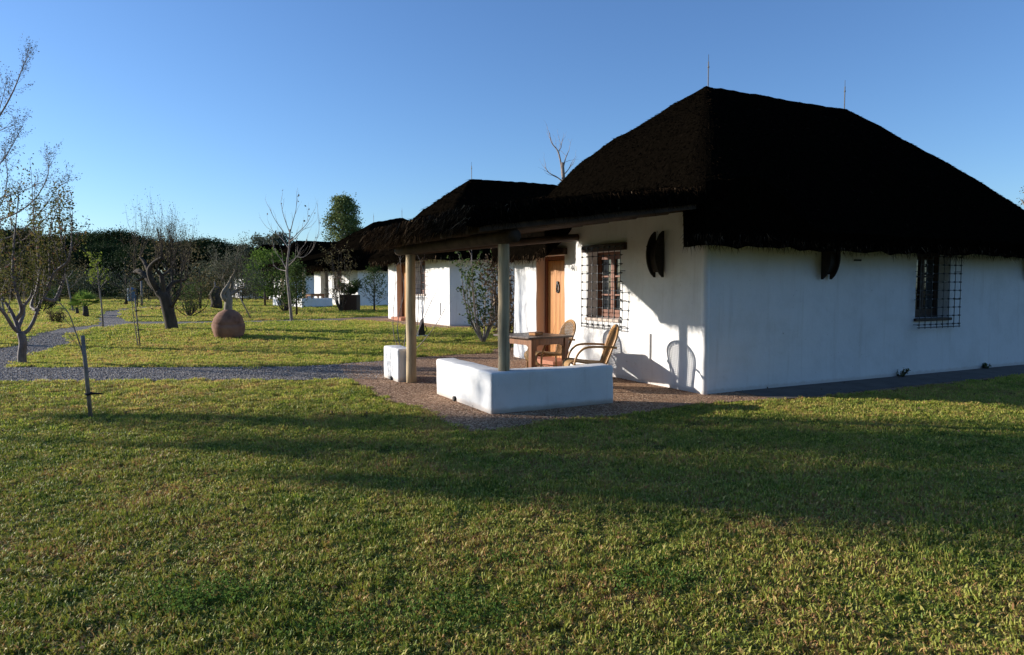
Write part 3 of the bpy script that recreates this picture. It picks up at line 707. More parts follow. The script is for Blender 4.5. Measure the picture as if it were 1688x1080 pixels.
# ------------------------------------------------------------------ furniture
def smooth_pts(pts, sub=5):
    pts = [Vector(p) for p in pts]; out = []
    for i in range(len(pts) - 1):
        p0 = pts[max(i - 1, 0)]; p1 = pts[i]; p2 = pts[i + 1]; p3 = pts[min(i + 2, len(pts) - 1)]
        for k in range(sub):
            t = k / sub; out.append(0.5 * ((2 * p1) + (p2 - p0) * t + (2 * p0 - 5 * p1 + 4 * p2 - p3) * t * t + (3 * p1 - p0 - 3 * p2 + p3) * t ** 3))
    return out + [pts[-1]]
def rattan_chair(loc, rz, label):
    """faces local -x"""
    T = empty('rattan_armchair', loc, rz, label, 'armchair', 'rattan armchairs on the porch')
    # back: arch in the plane leaning back; base at x=.22,z=.36 top at x=.42,z=.98
    def bp(s, t): # s = across, t = 0..1 up
        return Vector((0.20 + 0.22 * t, s, 0.34 + 0.63 * t))
    half = lambda t: 0.175 + 0.075 * min(t / 0.6, 1)
    arch = [(-half(0), 0)] + [(-half(t), t) for t in (0.25, 0.5, 0.65)] + [(-0.25 * math.cos(a), 0.68 + 0.32 * math.sin(a)) for a in np.linspace(0.2, math.pi - 0.2, 11)] + [(half(t), t) for t in (0.65, 0.5, 0.25)] + [(half(0), 0)]
    mb = MB(); mb.tube(smooth_pts([bp(*q) for q in arch], 2), 0.017, 8); mb.build('back_frame', M['rattan'], T, True)
    mb = MB(); mb.tube(smooth_pts([bp(s * 0.86, 0.02 + t * 0.94) + Vector((-0.004, 0, 0)) for s, t in arch], 2), 0.008, 6); mb.build('back_rim', M['rattan'], T, True)
    # woven cane infill
    mb = MB()
    def lim(t): return half(t) if t < 0.66 else 0.25 * math.sqrt(max(0, 1 - ((t - 0.68) / 0.32) ** 2))
    for k in range(24):
        t = 0.03 + 0.93 * k / 23; w_ = lim(t) * 0.97
        for q in range(1):
            a, b = bp(-w_, t), bp(w_, t); m_ = (a + b) / 2; mb.box(m_, (0.004, (b - a).length, 0.011))
    for k in range(17):
        s_ = -0.24 + 0.48 * k / 16
        ts = [t for t in np.linspace(0.02, 0.98, 40) if lim(t) > abs(s_)]
        if len(ts) > 2:
            a, b = bp(s_, ts[0]), bp(s_, ts[-1]); d = b - a; rot = d.to_track_quat('Z', 'Y').to_matrix(); mb.box((a + b) / 2 + Vector((-.003, 0, 0)), (0.004, 0.011, d.length), rot)
    mb.build('back_cane', M['cane'], T)
    # arms run forward, bow down into front legs
    for sy in (-1, 1):
        mb = MB(); mb.tube(smooth_pts([(0.36, sy * 0.25, 0.64), (0.20, sy * 0.275, 0.655), (-0.08, sy * 0.29, 0.655), (-0.20, sy * 0.29, 0.60), (-0.275, sy * 0.285, 0.48), (-0.30, sy * 0.275, 0.30), (-0.30, sy * 0.27, 0.0)], 4), 0.017, 8)
        mb.build('arm', M['rattan'], T, True)
        mb = MB(); mb.tube([(0.22, sy * 0.2, 0.36), (0.27, sy * 0.24, 0.0)], 0.017, 8); mb.build('leg', M['rattan'], T, True)
        mb = MB(); mb.tube(smooth_pts([(-0.30, sy * 0.27, 0.14), (0, sy * 0.262, 0.17), (0.25, sy * 0.23, 0.14)], 3), 0.011, 6); mb.build('stretcher', M['rattan'], T, True)
    # seat with the woven front rolled down
    mb = MB(); prof = [(0.23, 0.40), (0.10, 0.405), (-0.10, 0.425), (-0.22, 0.445), (-0.31, 0.445), (-0.37, 0.41), (-0.385, 0.35), (-0.36, 0.29), (-0.31, 0.25)]
    pr = smooth_pts([(x, 0, z) for x, z in prof], 3); vs = []
    for p in pr:
        wy = 0.20 + 0.04 * min(max((0.23 - p.x) / 0.3, 0), 1)
        for y in np.linspace(-wy, wy, 9): vs.append((p.x, y, p.z - 0.015 * (1 - (y / wy) ** 2)))
    n = len(pr); vs2 = [(x + (0.02 if z < 0.42 and x < -.2 else 0), y, z - 0.025) for x, y, z in vs]
    fs = [(i * 9 + j, i * 9 + j + 1, (i + 1) * 9 + j + 1, (i + 1) * 9 + j) for i in range(n - 1) for j in range(8)]
    m = len(vs); allf = fs + [tuple(m + q for q in reversed(f)) for f in fs] + [(i * 9, (i + 1) * 9, m + (i + 1) * 9, m + i * 9) for i in range(n - 1)] + [((i + 1) * 9 + 8, i * 9 + 8, m + i * 9 + 8, m + (i + 1) * 9 + 8) for i in range(n - 1)]
    mb.add(vs + vs2, allf); mb.build('seat', M['cane'], T, True)
    mb = MB(); mb.tube([(0.22, -0.2, 0.38), (0.22, 0.2, 0.38)], 0.014, 6); mb.tube([(-0.28, -0.27, 0.385), (-0.28, 0.27, 0.385)], 0.014, 6)
    for sy in (-1, 1): mb.tube([(0.22, sy * 0.2, 0.385), (-0.28, sy * 0.27, 0.385)], 0.014, 6)
    mb.build('seat_frame', M['rattan'], T, True)
    return T
rattan_chair((1.20, 10.78, 0.02), R(6), 'rattan armchair turned sideways to the camera, nearest the low wall, right of the table')
rattan_chair((0.66, 12.20, 0.02), R(24), 'rattan armchair pushed in behind the wooden table, seen against the door')
TA = Vector((0.30, 11.08, 0)); tab_rz = math.atan2(0.55, 0.75)
Tt = empty('wooden_table', TA, tab_rz, 'square dark red wooden table with scalloped apron behind the low porch wall', 'table')
tw, tdp, th_ = 0.90, 1.05, 0.775
nb_ = 6
for i in range(nb_):
    s = MB(); s.box((tw / 2, tdp * (i + 0.5) / nb_, th_ - 0.015), (tw, tdp / nb_ - 0.003, 0.03), None, 0.004); s.build('plank', M['tabletop'], Tt)
for x in (0.10, tw - 0.10):
    for y in (0.10, tdp - 0.10):
        s = MB(); s.box((x, y, (th_ - 0.03) / 2), (0.085, 0.085, th_ - 0.034), None, 0.006); s.build('leg', M['table'], Tt)
def apron(p, q, n_):
    p, q = Vector(p), Vector(q); u = (q - p).normalized(); Ln = (q - p).length; vs = []; fs = []; k = 16
    for i in range(k + 1):
        t = i / k; e = min(t, 1 - t) * Ln
        dz = 0.15 if e < 0.02 else (0.15 - 0.045 * min(1, (e - 0.02) / 0.06))
        for off in (-0.012, 0.012):
            c = p + u * (t * Ln) + n_ * off; vs += [c, c - Vector((0, 0, dz))]
    for i in range(k):
        b = 4 * i; c = b + 4; fs += [(b, c, c + 1, b + 1), (b + 2, b + 3, c + 3, c + 2), (b + 1, c + 1, c + 3, b + 3)]
    mb = MB(); mb.add(vs, fs); mb.build('apron', M['table'], Tt)
z_ = th_ - 0.032
apron((0.14, 0.09, z_), (tw - 0.14, 0.09, z_), Y_); apron((0.14, tdp - 0.09, z_), (tw - 0.14, tdp - 0.09, z_), Y_)
apron((0.09, 0.14, z_), (0.09, tdp - 0.14, z_), X_); apron((tw - 0.09, 0.14, z_), (tw - 0.09, tdp - 0.14, z_), X_)
bx = empty('wooden_box', TA + Vector((0.10, 0.62, th_)), tab_rz + 0.2, 'small flat wooden box lying on the table top', 'box')
s = MB(); s.box((0, 0, 0.022), (0.20, 0.14, 0.040), None, 0.004); s.build('body', M['door'], bx)
s = MB(); s.box((0, 0, 0.048), (0.21, 0.15, 0.012), None, 0.003); s.build('lid', M['table'], bx)

# ------------------------------------------------------------------ other huts
T2, _ = hut(C2, F2, S2, 6.0, 9.5, 2.2, 6.8, 5.3, 5.35, False, 'second thatched hut, seen through the porch of the nearest one', 1, ov=0.75)
window(T2, Vector((0, 3.08, 0)), -Y_, -X_); door(T2, 6.0)
s = MB(); s.box((-0.02, 0.75, 0.55), (0.03, 0.035, 0.42), None, 0.004); s.build('conduit', M['plaster'], T2)
C3, F3, S3 = frame(-9.05, 41.2, 40)
T3, _ = hut(C3, F3, S3, 6.0, 9.5, 2.7, 4.9, 5.3, 5.75, False, 'third thatched hut, with a low-walled porch, right of the bare tree', 1, ov=0.7)
window(T3, Vector((0, 3.08, 0)), -Y_, -X_)
C4, F4, S4 = frame(-19.4, 60, 33)
T4, _ = hut(C4, F4, S4, 6.0, 9.5, 1.9, 6.8, 5.3, 5.3, False, 'fourth thatched hut, long dark roof behind the bare tree', 0, ov=0.8)
window(T4, Vector((0, 5.2, 0)), -Y_, -X_)
C5, F5, S5 = frame(-26.4, 69, 33)
T5, _ = hut(C5, F5, S5, 6.0, 9.5, 2.7, 6.8, 5.5, 5.5, False, 'farthest thatched hut, only its dark roof peak left of the fourth', 0, ov=0.8)
# porch of hut 3
mb = MB()
vs = []
for a in (-3.9, 0.3):
    for f in (-0.4, 4.0): vs += [(a, f, 2.25 + 0.14 * (a + 3.9)), (a, f, 2.52 + 0.22 * (a + 3.9))]
mb.add(vs, [(0, 2, 3, 1), (4, 5, 7, 6), (0, 1, 5, 4), (2, 6, 7, 3), (1, 3, 7, 5), (0, 4, 6, 2)])
pr3 = mb.build('porch_roof', M['thatch'], T3)
fringe_line([((-3.9, -.4, 2.25), (-3.9, 4.0, 2.25), (-1, 0, 0), 0.5), ((-3.9, -.4, 2.25), (0, -.4, 2.8), (0, -1, 0), 0.5)], 2500, pr3, 1.3, 0.5, 0.012)
log('pole', (-3.25, 0.13, 0.5), (-3.25, 0.13, 2.3), 0.09, M['pole'], T3); log('pole', (-3.25, 3.2, 0.0), (-3.25, 3.2, 2.3), 0.09, M['pole'], T3)
low_wall('low_wall', [(-3.44, 0.0), (-1.60, 0.0), (-1.60, 0.27), (-3.14, 0.27), (-3.14, 1.88), (-3.44, 1.88)], 0.3, 0.55, 'small white L-shaped low wall in front of the third hut', C3, R(40))
low_wall('low_wall', [(-3.5, 3.30), (-3.2, 3.30), (-3.2, 4.08), (-3.5, 4.08)], 0.3, 0.56, 'white wall stub by the farther pole of the third hut', C3, R(40))
tt = copy_tree(Tt); tt.location = C3 + S3 * -2.2 + F3 * 1.6; tt['label'] = 'small dark table on the porch of the third hut'

# ------------------------------------------------------------------ plants
def rv(s=1.0): return Vector((random.gauss(0, s), random.gauss(0, s), random.gauss(0, s)))
def grow(mb, p, d, ln, r, depth, tips, spread=0.5, up=0.15, ratio=0.72, kids=(2, 3), nseg=4, wob=0.12, sides=6):
    d = d.normalized(); pts = [p.copy()]; q = p.copy(); dd = d.copy()
    for i in range(nseg):
        dd = (dd + rv(wob) + Vector((0, 0, up * 0.3))).normalized(); q = q + dd * ln / nseg; pts.append(q.copy())
    rr = [r * (1 - 0.45 * i / nseg) for i in range(nseg + 1)]
    if depth == 0: rr[-1] = r * 0.2
    mb.tube(pts, rr, max(3, sides - (0 if depth > 1 else 2)), False)
    if depth <= 1: tips += [(pts[i], dd, depth) for i in range(1, nseg + 1)]
    if depth == 0: return
    for k in range(random.randint(*kids)):
        t = random.uniform(0.45, 1.0) if k else 1.0
        i = min(int(t * nseg), nseg); b = pts[i]
        nd = (dd + rv(spread) + Vector((0, 0, up))).normalized()
        grow(mb, b, nd, ln * ratio * random.uniform(0.8, 1.15), r * (1 - 0.45 * t) * 0.72, depth - 1, tips, spread, up, ratio, kids, nseg, wob, sides)
def crown_mesh(name, tips, per, size, mat, spreadr, aspect=0.45, updir=None, tmean=0.5, sp=1.0):
    P = np.array([tuple(t[0]) for t in tips]); P = np.repeat(P, per, 0) + rng.normal(size=(len(P) * per, 3)) * spreadr
    # clumps share a tint so the crown has light and dark parts
    ct = np.repeat(np.clip(rng.normal(tmean, 0.22, len(tips)), 0, 1), per); t = np.clip(ct + rng.normal(0, 0.13, len(P)), 0, 1)
    return npmesh(name, leaves(P, size, t, aspect, updir, sp), 4, mat, t)
def tree(name, base, label, cat, bark, leaf, trunk_pts, trunk_r, starts, leafspec, group=None, tname='trunk'):
    """starts: list of (point index or Vector, dir, len, r, depth, kwargs)"""
    base = Vector(base); T = empty(name, base, 0, label, cat, group); mb = MB()
    tp = smooth_pts([Vector(p) - base for p in trunk_pts], 4); n = len(tp)
    rr = [trunk_r[0] + (trunk_r[1] - trunk_r[0]) * (i / (n - 1)) ** 0.7 for i in range(n)]; rr[0] *= 1.35
    mb.tube(tp, rr, 10); tips = []
    for p, d, ln, r, dep, kw in starts: grow(mb, (Vector(p) - base), Vector(d), ln, r, dep, tips, **kw)
    mb.build(tname, bark, T, True)
    if leafspec and tips:
        per, size, sr, kw = leafspec; me = crown_mesh('crown', tips, per, size, leaf, sr, **kw); link('crown', me, T)
    return T, tips

# 1 near left tree with candelabra limbs (trunk at the fork of the paths)
b = gnd(37, 600); D = b.y
T = empty('small_tree', b, 0, 'small russet-leaved tree with curved grey limbs where the paths fork', 'tree')
mb = MB(); L_ = lambda *pp: smooth_pts([at(x, y, D + dd) - b for x, y, dd in pp], 4)
def limb(pts, r0, r1, n=8):
    k = len(pts); mb.tube(pts, [r0 + (r1 - r0) * i / (k - 1) for i in range(k)], n)
limb(L_((37, 602, 0), (36, 585, 0), (38, 565, 0), (34, 548, 0)), 0.085, 0.07, 12)
limbs = [L_((34, 550, 0), (22, 540, -.1), (8, 518, -.3), (-8, 500, -.5), (-30, 470, -.6), (-48, 430, -.7)), L_((32, 548, 0), (24, 525, .1), (12, 503, .2), (-4, 480, .3), (-14, 440, .3), (-10, 395, .3)),
         L_((34, 550, 0), (45, 546, .1), (56, 528, .2), (66, 500, .3), (78, 478, .4), (82, 440, .5), (80, 405, .5)), L_((62, 512, .25), (52, 505, .4), (60, 480, .6), (65, 455, .7), (62, 415, .8), (55, 370, .9)),
         L_((30, 540, .1), (38, 520, .6), (40, 505, .8), (52, 488, 1.0), (62, 465, 1.1), (66, 440, 1.1)), L_((72, 492, .35), (90, 495, .6), (100, 475, .7), (106, 455, .8), (104, 425, .8), (101, 385, .9)),
         L_((26, 528, .1), (36, 512, .1), (30, 490, .0), (22, 460, 0), (22, 420, 0), (26, 370, 0)), L_((78, 478, .4), (90, 450, .4), (112, 430, .3), (118, 400, .2))]
tips = []
for i, lp in enumerate(limbs):
    limb(lp, 0.044, 0.014)
    for k in range(len(lp) // 3, len(lp), 2):
        grow(mb, lp[k], Vector((random.gauss(.05, .35), random.gauss(0, .35), 1)), random.uniform(0.4, 0.8), 0.009, 1, tips, spread=0.38, up=0.5, ratio=0.6, wob=0.1, sides=4)
    grow(mb, lp[-1], Vector((random.gauss(.05, .15), random.gauss(0, .2), 1)), random.uniform(0.55, 0.9), 0.014, 1, tips, spread=0.25, up=0.7, ratio=0.7, wob=0.08, sides=4)
mb.build('trunk', M['bark_young'], T, True)
link('crown', crown_mesh('crown', tips, 7, 0.058, M['leaf_brown'], 0.055, 0.55, tmean=0.45), T)

# 2 taller feathery tree standing just outside the left edge
b = Vector((-16.0, 18.2, float(terr(-16.0, 18.2)))); D = b.y
T = empty('feathery_tree', b, 0, 'tall feathery tree at the left picture edge, its thin twigs against the sky', 'tree'); mb = MB()
L_ = lambda *pp: smooth_pts([at(x, y, D + dd) - b for x, y, dd in pp], 4)
mb.tube(smooth_pts([Vector((0, 0, -.05)), Vector((.05, 0, 1.2)), at(-150, 400, D) - b, at(-120, 330, D) - b], 4), .09, 9)
tips = []
for pts, r, tw in ((((-135, 400, 0), (-90, 340, 0), (-40, 250, 0), (0, 190, 0), (22, 150, 0), (38, 110, 0), (45, 95, 0)), .03, .30), (((-60, 290, 0), (-30, 240, .2), (0, 215, .3), (30, 205, .3)), .012, .28), (((-100, 350, 0), (-40, 300, .2), (0, 270, .3), (20, 240, .4), (28, 225, .4)), .018, .3), (((-120, 380, 0), (-60, 350, .3), (-10, 330, .4), (30, 318, .5), (70, 300, .5)), .018, .34), (((-110, 380, 0), (-40, 370, .3), (20, 355, .5), (60, 325, .6), (80, 285, .6), (76, 262, .6)), .02, .34),
                    (((-20, 400, .3), (30, 385, .5), (70, 345, .6), (95, 310, .6), (112, 300, .6)), .016, .3), (((-120, 400, 0), (-50, 380, -.3), (0, 340, -.3), (12, 290, -.3), (8, 255, -.3)), .018, .3), (((-120, 370, 0), (-60, 300, -.3), (-20, 240, -.3), (2, 170, -.3), (10, 140, -.3)), .016, .28),
                    (((-120, 420, 0), (-40, 420, .4), (30, 400, .6), (60, 375, .6), (85, 350, .6)), .02, .34), (((-120, 430, 0), (-40, 450, .2), (10, 440, .3), (45, 405, .3), (70, 380, .3)), .02, .3)):
    lp = L_(*pts); limb(lp, r * 1.2, .005, 6); k0 = 3; tw *= 1.3
    for k in range(k0, len(lp)):
        for q in range(2): grow(mb, lp[k], (lp[k] - lp[k - 1]).normalized() * .8 + rv(.45) + Vector((.1, 0, .25)), tw * random.uniform(.5, 1.15), .004, 1, tips, spread=.45, up=.25, ratio=.6, wob=.12, sides=3, kids=(1, 3))
mb.build('trunk', M['twig'], T, True)
link('crown', crown_mesh('crown', tips, 2, 0.045, M['leaf_tamarisk'], 0.03, .4, tmean=.3), T)

# 3 old pollarded tree
b = gnd(283, 543); D = b.y
T = empty('pollarded_tree', b, 0, 'old dark tree with thick leaning trunk and cut-back arms, wispy crown above', 'tree'); mb = MB()
L_ = lambda *pp: smooth_pts([at(x, y, D + dd) - b for x, y, dd in pp], 4)
limb(L_((284, 545, 0), (281, 528, 0), (276, 508, 0), (271, 490, 0), (262, 480, 0)), 0.185, 0.15, 14)
for pts, r0, r1 in (((((268, 488, 0), (252, 470, .1), (240, 455, .3), (228, 447, .5), (222, 450, .6))), .15, .08), (((262, 482, 0), (250, 462, -.2), (246, 445, -.2), (255, 432, -.3), (268, 425, -.4)), .12, .06),
                    (((246, 450, -.2), (238, 432, .1), (231, 424, .2)), .08, .045), (((270, 486, 0), (268, 465, -.1), (265, 452, -.1), (258, 447, -.2)), .11, .06), (((266, 455, -.1), (276, 449, 0), (280, 444, .1)), .06, .035),
                    (((274, 490, 0), (279, 474, .2), (287, 466, .3), (299, 463, .4), (305, 462, .4)), .10, .05), (((281, 508, 0), (290, 495, -.2), (297, 478, -.2), (298, 464, -.2)), .05, .03), (((240, 455, .3), (228, 462, .3), (214, 456, .4)), .07, .04)):
    limb(L_(*pts), r0 * .8, r1 * .75, 9)
tips = []
for (x, y, dd) in ((268, 425, -.4), (258, 447, -.2), (280, 444, .1), (305, 462, .4), (231, 424, .2), (222, 450, .6), (298, 464, -.2), (290, 455, .2), (275, 440, 0), (262, 435, 0), (300, 450, .3), (285, 430, .2)):
    for k in range(4): grow(mb, at(x, y, D + dd) - b, Vector((random.gauss(.12, .35), random.gauss(0, .4), 1)), random.uniform(.5, 1.05), 0.014, 2, tips, spread=0.28, up=0.5, ratio=0.72, wob=0.07, sides=4)
mb.build('trunk', M['bark_dark'], T, True)
link('crown', crown_mesh('crown', tips, 2, 0.05, M['leaf_tamarisk'], 0.06, 0.3, tmean=0.6), T)

# 4 olive rooted in a clay ball
b = gnd(378, 556); D = b.y
T = empty('potted_olive_tree', b, 0, 'old olive tree growing out of a big round clay ball on the lawn', 'tree')
mb = MB(); k_ = D / FPX; n = 40; vs = []; rs = 22
prof = [(0.0, -.02), (.36, -.02), (.385, .05), (.415, .16), (.43, .27), (.425, .345), (.395, .36), (.405, .39), (.38, .48), (.33, .57), (.25, .66), (.18, .715), (.12, .75), (.0, .77)]
rs = len(prof) - 1
for r, z in prof:
    for k in range(n):
        an = 2 * math.pi * k / n; rr = r * (1 + 0.07 * noise.noise(Vector((math.cos(an) * 1.2, math.sin(an) * 1.2, z * 1.6))) + 0.035 * noise.noise(Vector((math.cos(an) * 4, math.sin(an) * 4, z * 6))))
        vs.append((rr * math.cos(an), rr * math.sin(an), z + (0.02 * math.sin(an * 2 + 1) if .1 < z < .7 else 0)))
mb.add(vs, [(i * n + q, i * n + (q + 1) % n, (i + 1) * n + (q + 1) % n, (i + 1) * n + q) for i in range(rs) for q in range(n)])
ball = mb.build('clay_ball', M['clay'], T, True)
mb = MB(); L_ = lambda *pp: smooth_pts([at(x, y, D + dd) - b for x, y, dd in pp], 4)
limb(L_((376, 524, 0), (376, 508, 0), (377, 495, 0), (374, 484, 0), (372, 476, 0)), 0.115, 0.085, 12)
limb(L_((375, 496, 0), (370, 492, -.1), (367, 486, -.1), (370, 479, -.1), (376, 470, 0), (384, 455, .1), (389, 445, .1)), .07, .03)
limb(L_((376, 490, 0), (380, 480, .1), (383, 468, .1), (381, 455, .2)), .08, .03); limb(L_((377, 488, 0), (392, 478, .2), (403, 474, .2), (404, 466, .2)), .06, .02)
tips = []
for (x, y) in ((372, 474), (384, 455), (389, 445), (381, 455), (404, 468), (366, 462), (392, 458), (375, 450)):
    for k in range(4): grow(mb, at(x, y, D) - b, Vector((random.gauss(0, .5), random.gauss(0, .5), .8)), random.uniform(.3, .55), 0.010, 2, tips, spread=0.5, up=0.1, ratio=0.7, wob=0.12, sides=4)
mb.build('trunk', M['bark_olive'], T, True)
link('crown', crown_mesh('crown', tips, 3, 0.055, M['leaf_olive'], 0.06, 0.3, tmean=0.5), T)

# 5 bare tree in front of the third hut
b = gnd(481, 530); D = b.y
T = empty('bare_tree', b, 0, 'bare young tree with pale trunk and a few last leaves, before the far huts', 'tree'); mb = MB()
L_ = lambda *pp: smooth_pts([at(x, y, D + dd) - b for x, y, dd in pp], 4)
limb(L_((481, 532, 0), (479, 510, 0), (476, 480, 0), (473, 452, 0), (474, 430, 0), (477, 405, 0), (478, 378, 0)), .062, .024, 10)
tips = []
for pts in (((473, 445, 0), (465, 430, .2), (458, 420, .2), (452, 410, .3)), ((474, 440, 0), (484, 430, -.2), (489, 424, -.2), (500, 424, -.3), (513, 414, -.3), (520, 400, -.4), (526, 378, -.4), (524, 355, -.4)), ((473, 447, 0), (460, 444, .3), (450, 437, .4)),
            ((475, 432, 0), (488, 425, .3), (495, 412, .4), (503, 402, .4)), ((477, 400, 0), (490, 385, .1), (505, 370, .2), (513, 355, .2)), ((477, 395, 0), (464, 378, -.1), (452, 360, -.2), (443, 341, -.2)), ((478, 385, 0), (483, 365, 0), (488, 345, .1), (489, 328, .1)),
            ((478, 385, 0), (471, 366, .1), (466, 350, .1), (463, 332, .2)), ((476, 410, 0), (466, 395, .2), (455, 385, .3), (440, 375, .4)), ((477, 398, 0), (488, 392, -.3), (498, 380, -.4), (512, 374, -.4))):
    lp = L_(*pts); limb(lp, .019, .005, 6)
    for k in range(3, len(lp), 3): grow(mb, lp[k], (lp[k] - lp[k - 1]).normalized() + rv(.3) + Vector((0, 0, .3)), random.uniform(.25, .5), .007, 1, tips, spread=.4, up=.3, ratio=.6, wob=.05, sides=4, kids=(1, 2))
mb.build('trunk', M['bark_grey'], T, True)
sel = random.sample(tips, 26); link('crown', crown_mesh('crown', sel, 1, 0.09, M['leaf_dry'], 0.02, 0.8, tmean=0.3), T)

# 6 small young trees
def sapling(name, base, h, label, leaf, trunk_r, cr, lper, lsize, cat='tree', bark=None, depth=2, nb=9, low=0.45, lean=(0, 0), sr=0.05, aspect=0.6, group=None, kids=(2, 3), up=0.3, spread=.45, tmean=.5):
    b = Vector(base); top = b + Vector((lean[0], lean[1], h * 0.9)); st = []
    for k in range(nb):
        t = low + (1 - low) * (k + random.random()) / nb; p = b.lerp(top, t); an = random.uniform(0, 2 * math.pi)
        st.append((p, (math.cos(an), math.sin(an), random.uniform(.4, 1.2)), cr * (1.2 - 0.5 * t) * random.uniform(.7, 1.1), trunk_r * .4, depth, dict(spread=spread, up=up, ratio=.62, wob=.1, sides=4, kids=kids)))
    return tree(name, b, label, cat, bark or M['bark_grey'], leaf, [b, b.lerp(top, .35) + rv(.01), b.lerp(top, .7) + rv(.015), top], (trunk_r, trunk_r * .4), st, (lper, lsize, sr, dict(aspect=aspect, tmean=tmean)) if lper else None, group)
g_ = gnd(170, 541); sapling('young_tree', g_, 2.35, 'slim young tree with yellow-green leaves beside the curving path', M['leaf_yellow'], 0.032, .42, 2, 0.085, depth=1, nb=11, low=.58, lean=(-.1, 0))
g_ = gnd(228, 573); sapling('young_tree', g_, 1.85, 'thin staked sapling with few grey leaves between path and clay ball', M['leaf_olive'], 0.014, .30, 2, 0.05, depth=1, nb=9, low=.62, lean=(-.22, .1))
def stake(base, top, r, label, ties=(), mat='pole', twig=None):
    b = Vector(base); T = empty('wooden_stake', b, 0, label, 'stake', 'wooden tree stakes in the lawn'); mb = MB()
    mb.tube([Vector((0, 0, -.03)), Vector(top) - b], [r, r * .95], 10); mb.build('post', M['bark_grey' if mat == 'pole' else mat], T, True)
    for t in ties:
        p = (Vector(top) - b) * t; mb = MB(); mb.tube([p + Vector((r * 1.3 * math.cos(a), r * 1.3 * math.sin(a), .008 * math.sin(a))) for a in np.linspace(0, 2 * math.pi, 13)], .012, 6, False)
        mb.tube([p, p + Vector((.13, .02, .0)), p + Vector((.17, .02, -.01))], [.015, .01, .005], 6); mb.build('tie', M['rubber'], T, True)
    return T
b = gnd(150, 690); stake(b, at(136, 553, b.y + .02), 0.024, 'grey wooden stake with a black tie in the foreground lawn', (.30,))
T = empty('twig_sapling', b + Vector((-.04, 0, 0)), 0, 'leafless thin sapling tied to the foreground stake', 'sapling'); mb = MB()
q = b + Vector((-.04, 0, 0)); limb([p - q for p in smooth_pts([gnd(148, 690), at(140, 600, b.y), at(122, 540, b.y), at(112, 515, b.y), at(98, 500, b.y)], 4)], .010, .004, 6)
tips = []
for x, y in ((112, 515), (122, 540), (104, 505), (130, 570)): grow(mb, at(x, y, b.y) - q, Vector((-1, .2, .6)), .22, .004, 1, tips, spread=.6, up=.1, wob=.15, sides=4, kids=(1, 3))
mb.build('stem', M['twig'], T, True); link('leaf', crown_mesh('leaf', tips[::2], 1, .025, M['leaf_tamarisk'], .02, .5), T)
b = gnd(229, 573) + Vector((.05, -.03, 0)); stake(b, b + Vector((-.10, 0, 1.25)), 0.016, 'thin double-tied stake holding the grey sapling', (.35, .72), 'pole')
for (px, py, h, lab) in ((355, 500, 1.6, 'pale post standing far off right of the leaning old tree'), (234, 506, 1.7, 'pale post far off near the blue-grey bin')):
    b = gnd(px, py); stake(b, b + Vector((0, 0, h)), 0.06, lab)
b = gnd(415, 527); stake(b, b + Vector((-.75, 0, 1.5)), .025, 'leaning thin stake right of the clay ball olive')
b = gnd(437, 507); stake(b, b + Vector((0, 0, .9)), .06, 'short dark post in front of the fourth hut', (), 'log')

# palms
def palm(base, s, label):
    T = empty('dwarf_fan_palm', base, 0, label, 'palm', 'dwarf fan palms by the path'); mb = MB()
    mb.tube([(0, 0, -.02), (.02, 0, .25 * s), (0, 0, .5 * s)], [.15 * s, .11 * s, .10 * s], 10); mb.build('trunk', M['bark_dark'], T, True)
    fr = MB()
    for k in range(17):
        an = random.uniform(0, 2 * math.pi); el = random.uniform(0.15, 1.45); d = Vector((math.cos(an) * math.cos(el), math.sin(an) * math.cos(el), math.sin(el)))
        p0 = Vector((0, 0, .48 * s)); p1 = p0 + d * .42 * s; fr.tint = random.uniform(.2, .9); fr.tube([p0, p1], .008 * s, 4, False)
        side = d.cross(Vector((0, 0, 1))).normalized(); upv = side.cross(d)
        for q in range(13):
            a = (q - 6) / 6 * 1.25; dd = (d * math.cos(a) + side * math.sin(a) + upv * 0.1 - Vector((0, 0, .15))).normalized(); e = p1 + dd * .40 * s * random.uniform(.85, 1.05); m = p1.lerp(e, .5); n_ = dd.cross(upv).normalized() * .026 * s
            fr.add([p1, m + n_, e, m - n_], [(0, 1, 2, 3)])
    fr.build('fronds', M['leaf_bright'], T)
palm(gnd(141, 524), 0.95, 'green dwarf fan palm left of the curving path'); palm(gnd(127, 520), 0.62, 'smaller fan palm just left of the bigger one')

# shrubs made from many stems
def shrub(name, base, h, w, label, leaf, nst, per, size, bark='bark_dark', up=.6, depth=1, cat='shrub', sr=.05, aspect=.5, tmean=.5, low=0.0, group=None):
    b = Vector(base); T = empty(name, b, 0, label, cat, group); mb = MB(); tips = []
    for k in range(nst):
        an = random.uniform(0, 2 * math.pi); rr = w * .5 * math.sqrt(random.random())
        tgt = Vector((math.cos(an) * rr, math.sin(an) * rr, h * random.uniform(.6, 1)))
        pts = smooth_pts([Vector((0, 0, 0)), tgt * .35 + Vector((tgt.x * .35, tgt.y * .35, 0)) + rv(.02), tgt], 3); limb_(mb, pts, .018 * (1 + h / 3), .005)
        for i in range(2, len(pts)): grow(mb, pts[i], Vector((random.gauss(0, .6), random.gauss(0, .6), up)), h * .16, .006, depth, tips, spread=.5, up=.2, ratio=.7, sides=4, kids=(1, 2), nseg=3)
    mb.build('stems', M[bark], T, True)
    if per: link('foliage', crown_mesh('foliage', [t for t in tips if t[0].z > low], per, size, leaf, sr, aspect, tmean=tmean), T)
    return T
def limb_(mb, pts, r0, r1, n=6):
    k = len(pts); mb.tube(pts, [r0 + (r1 - r0) * i / (k - 1) for i in range(k)], n)
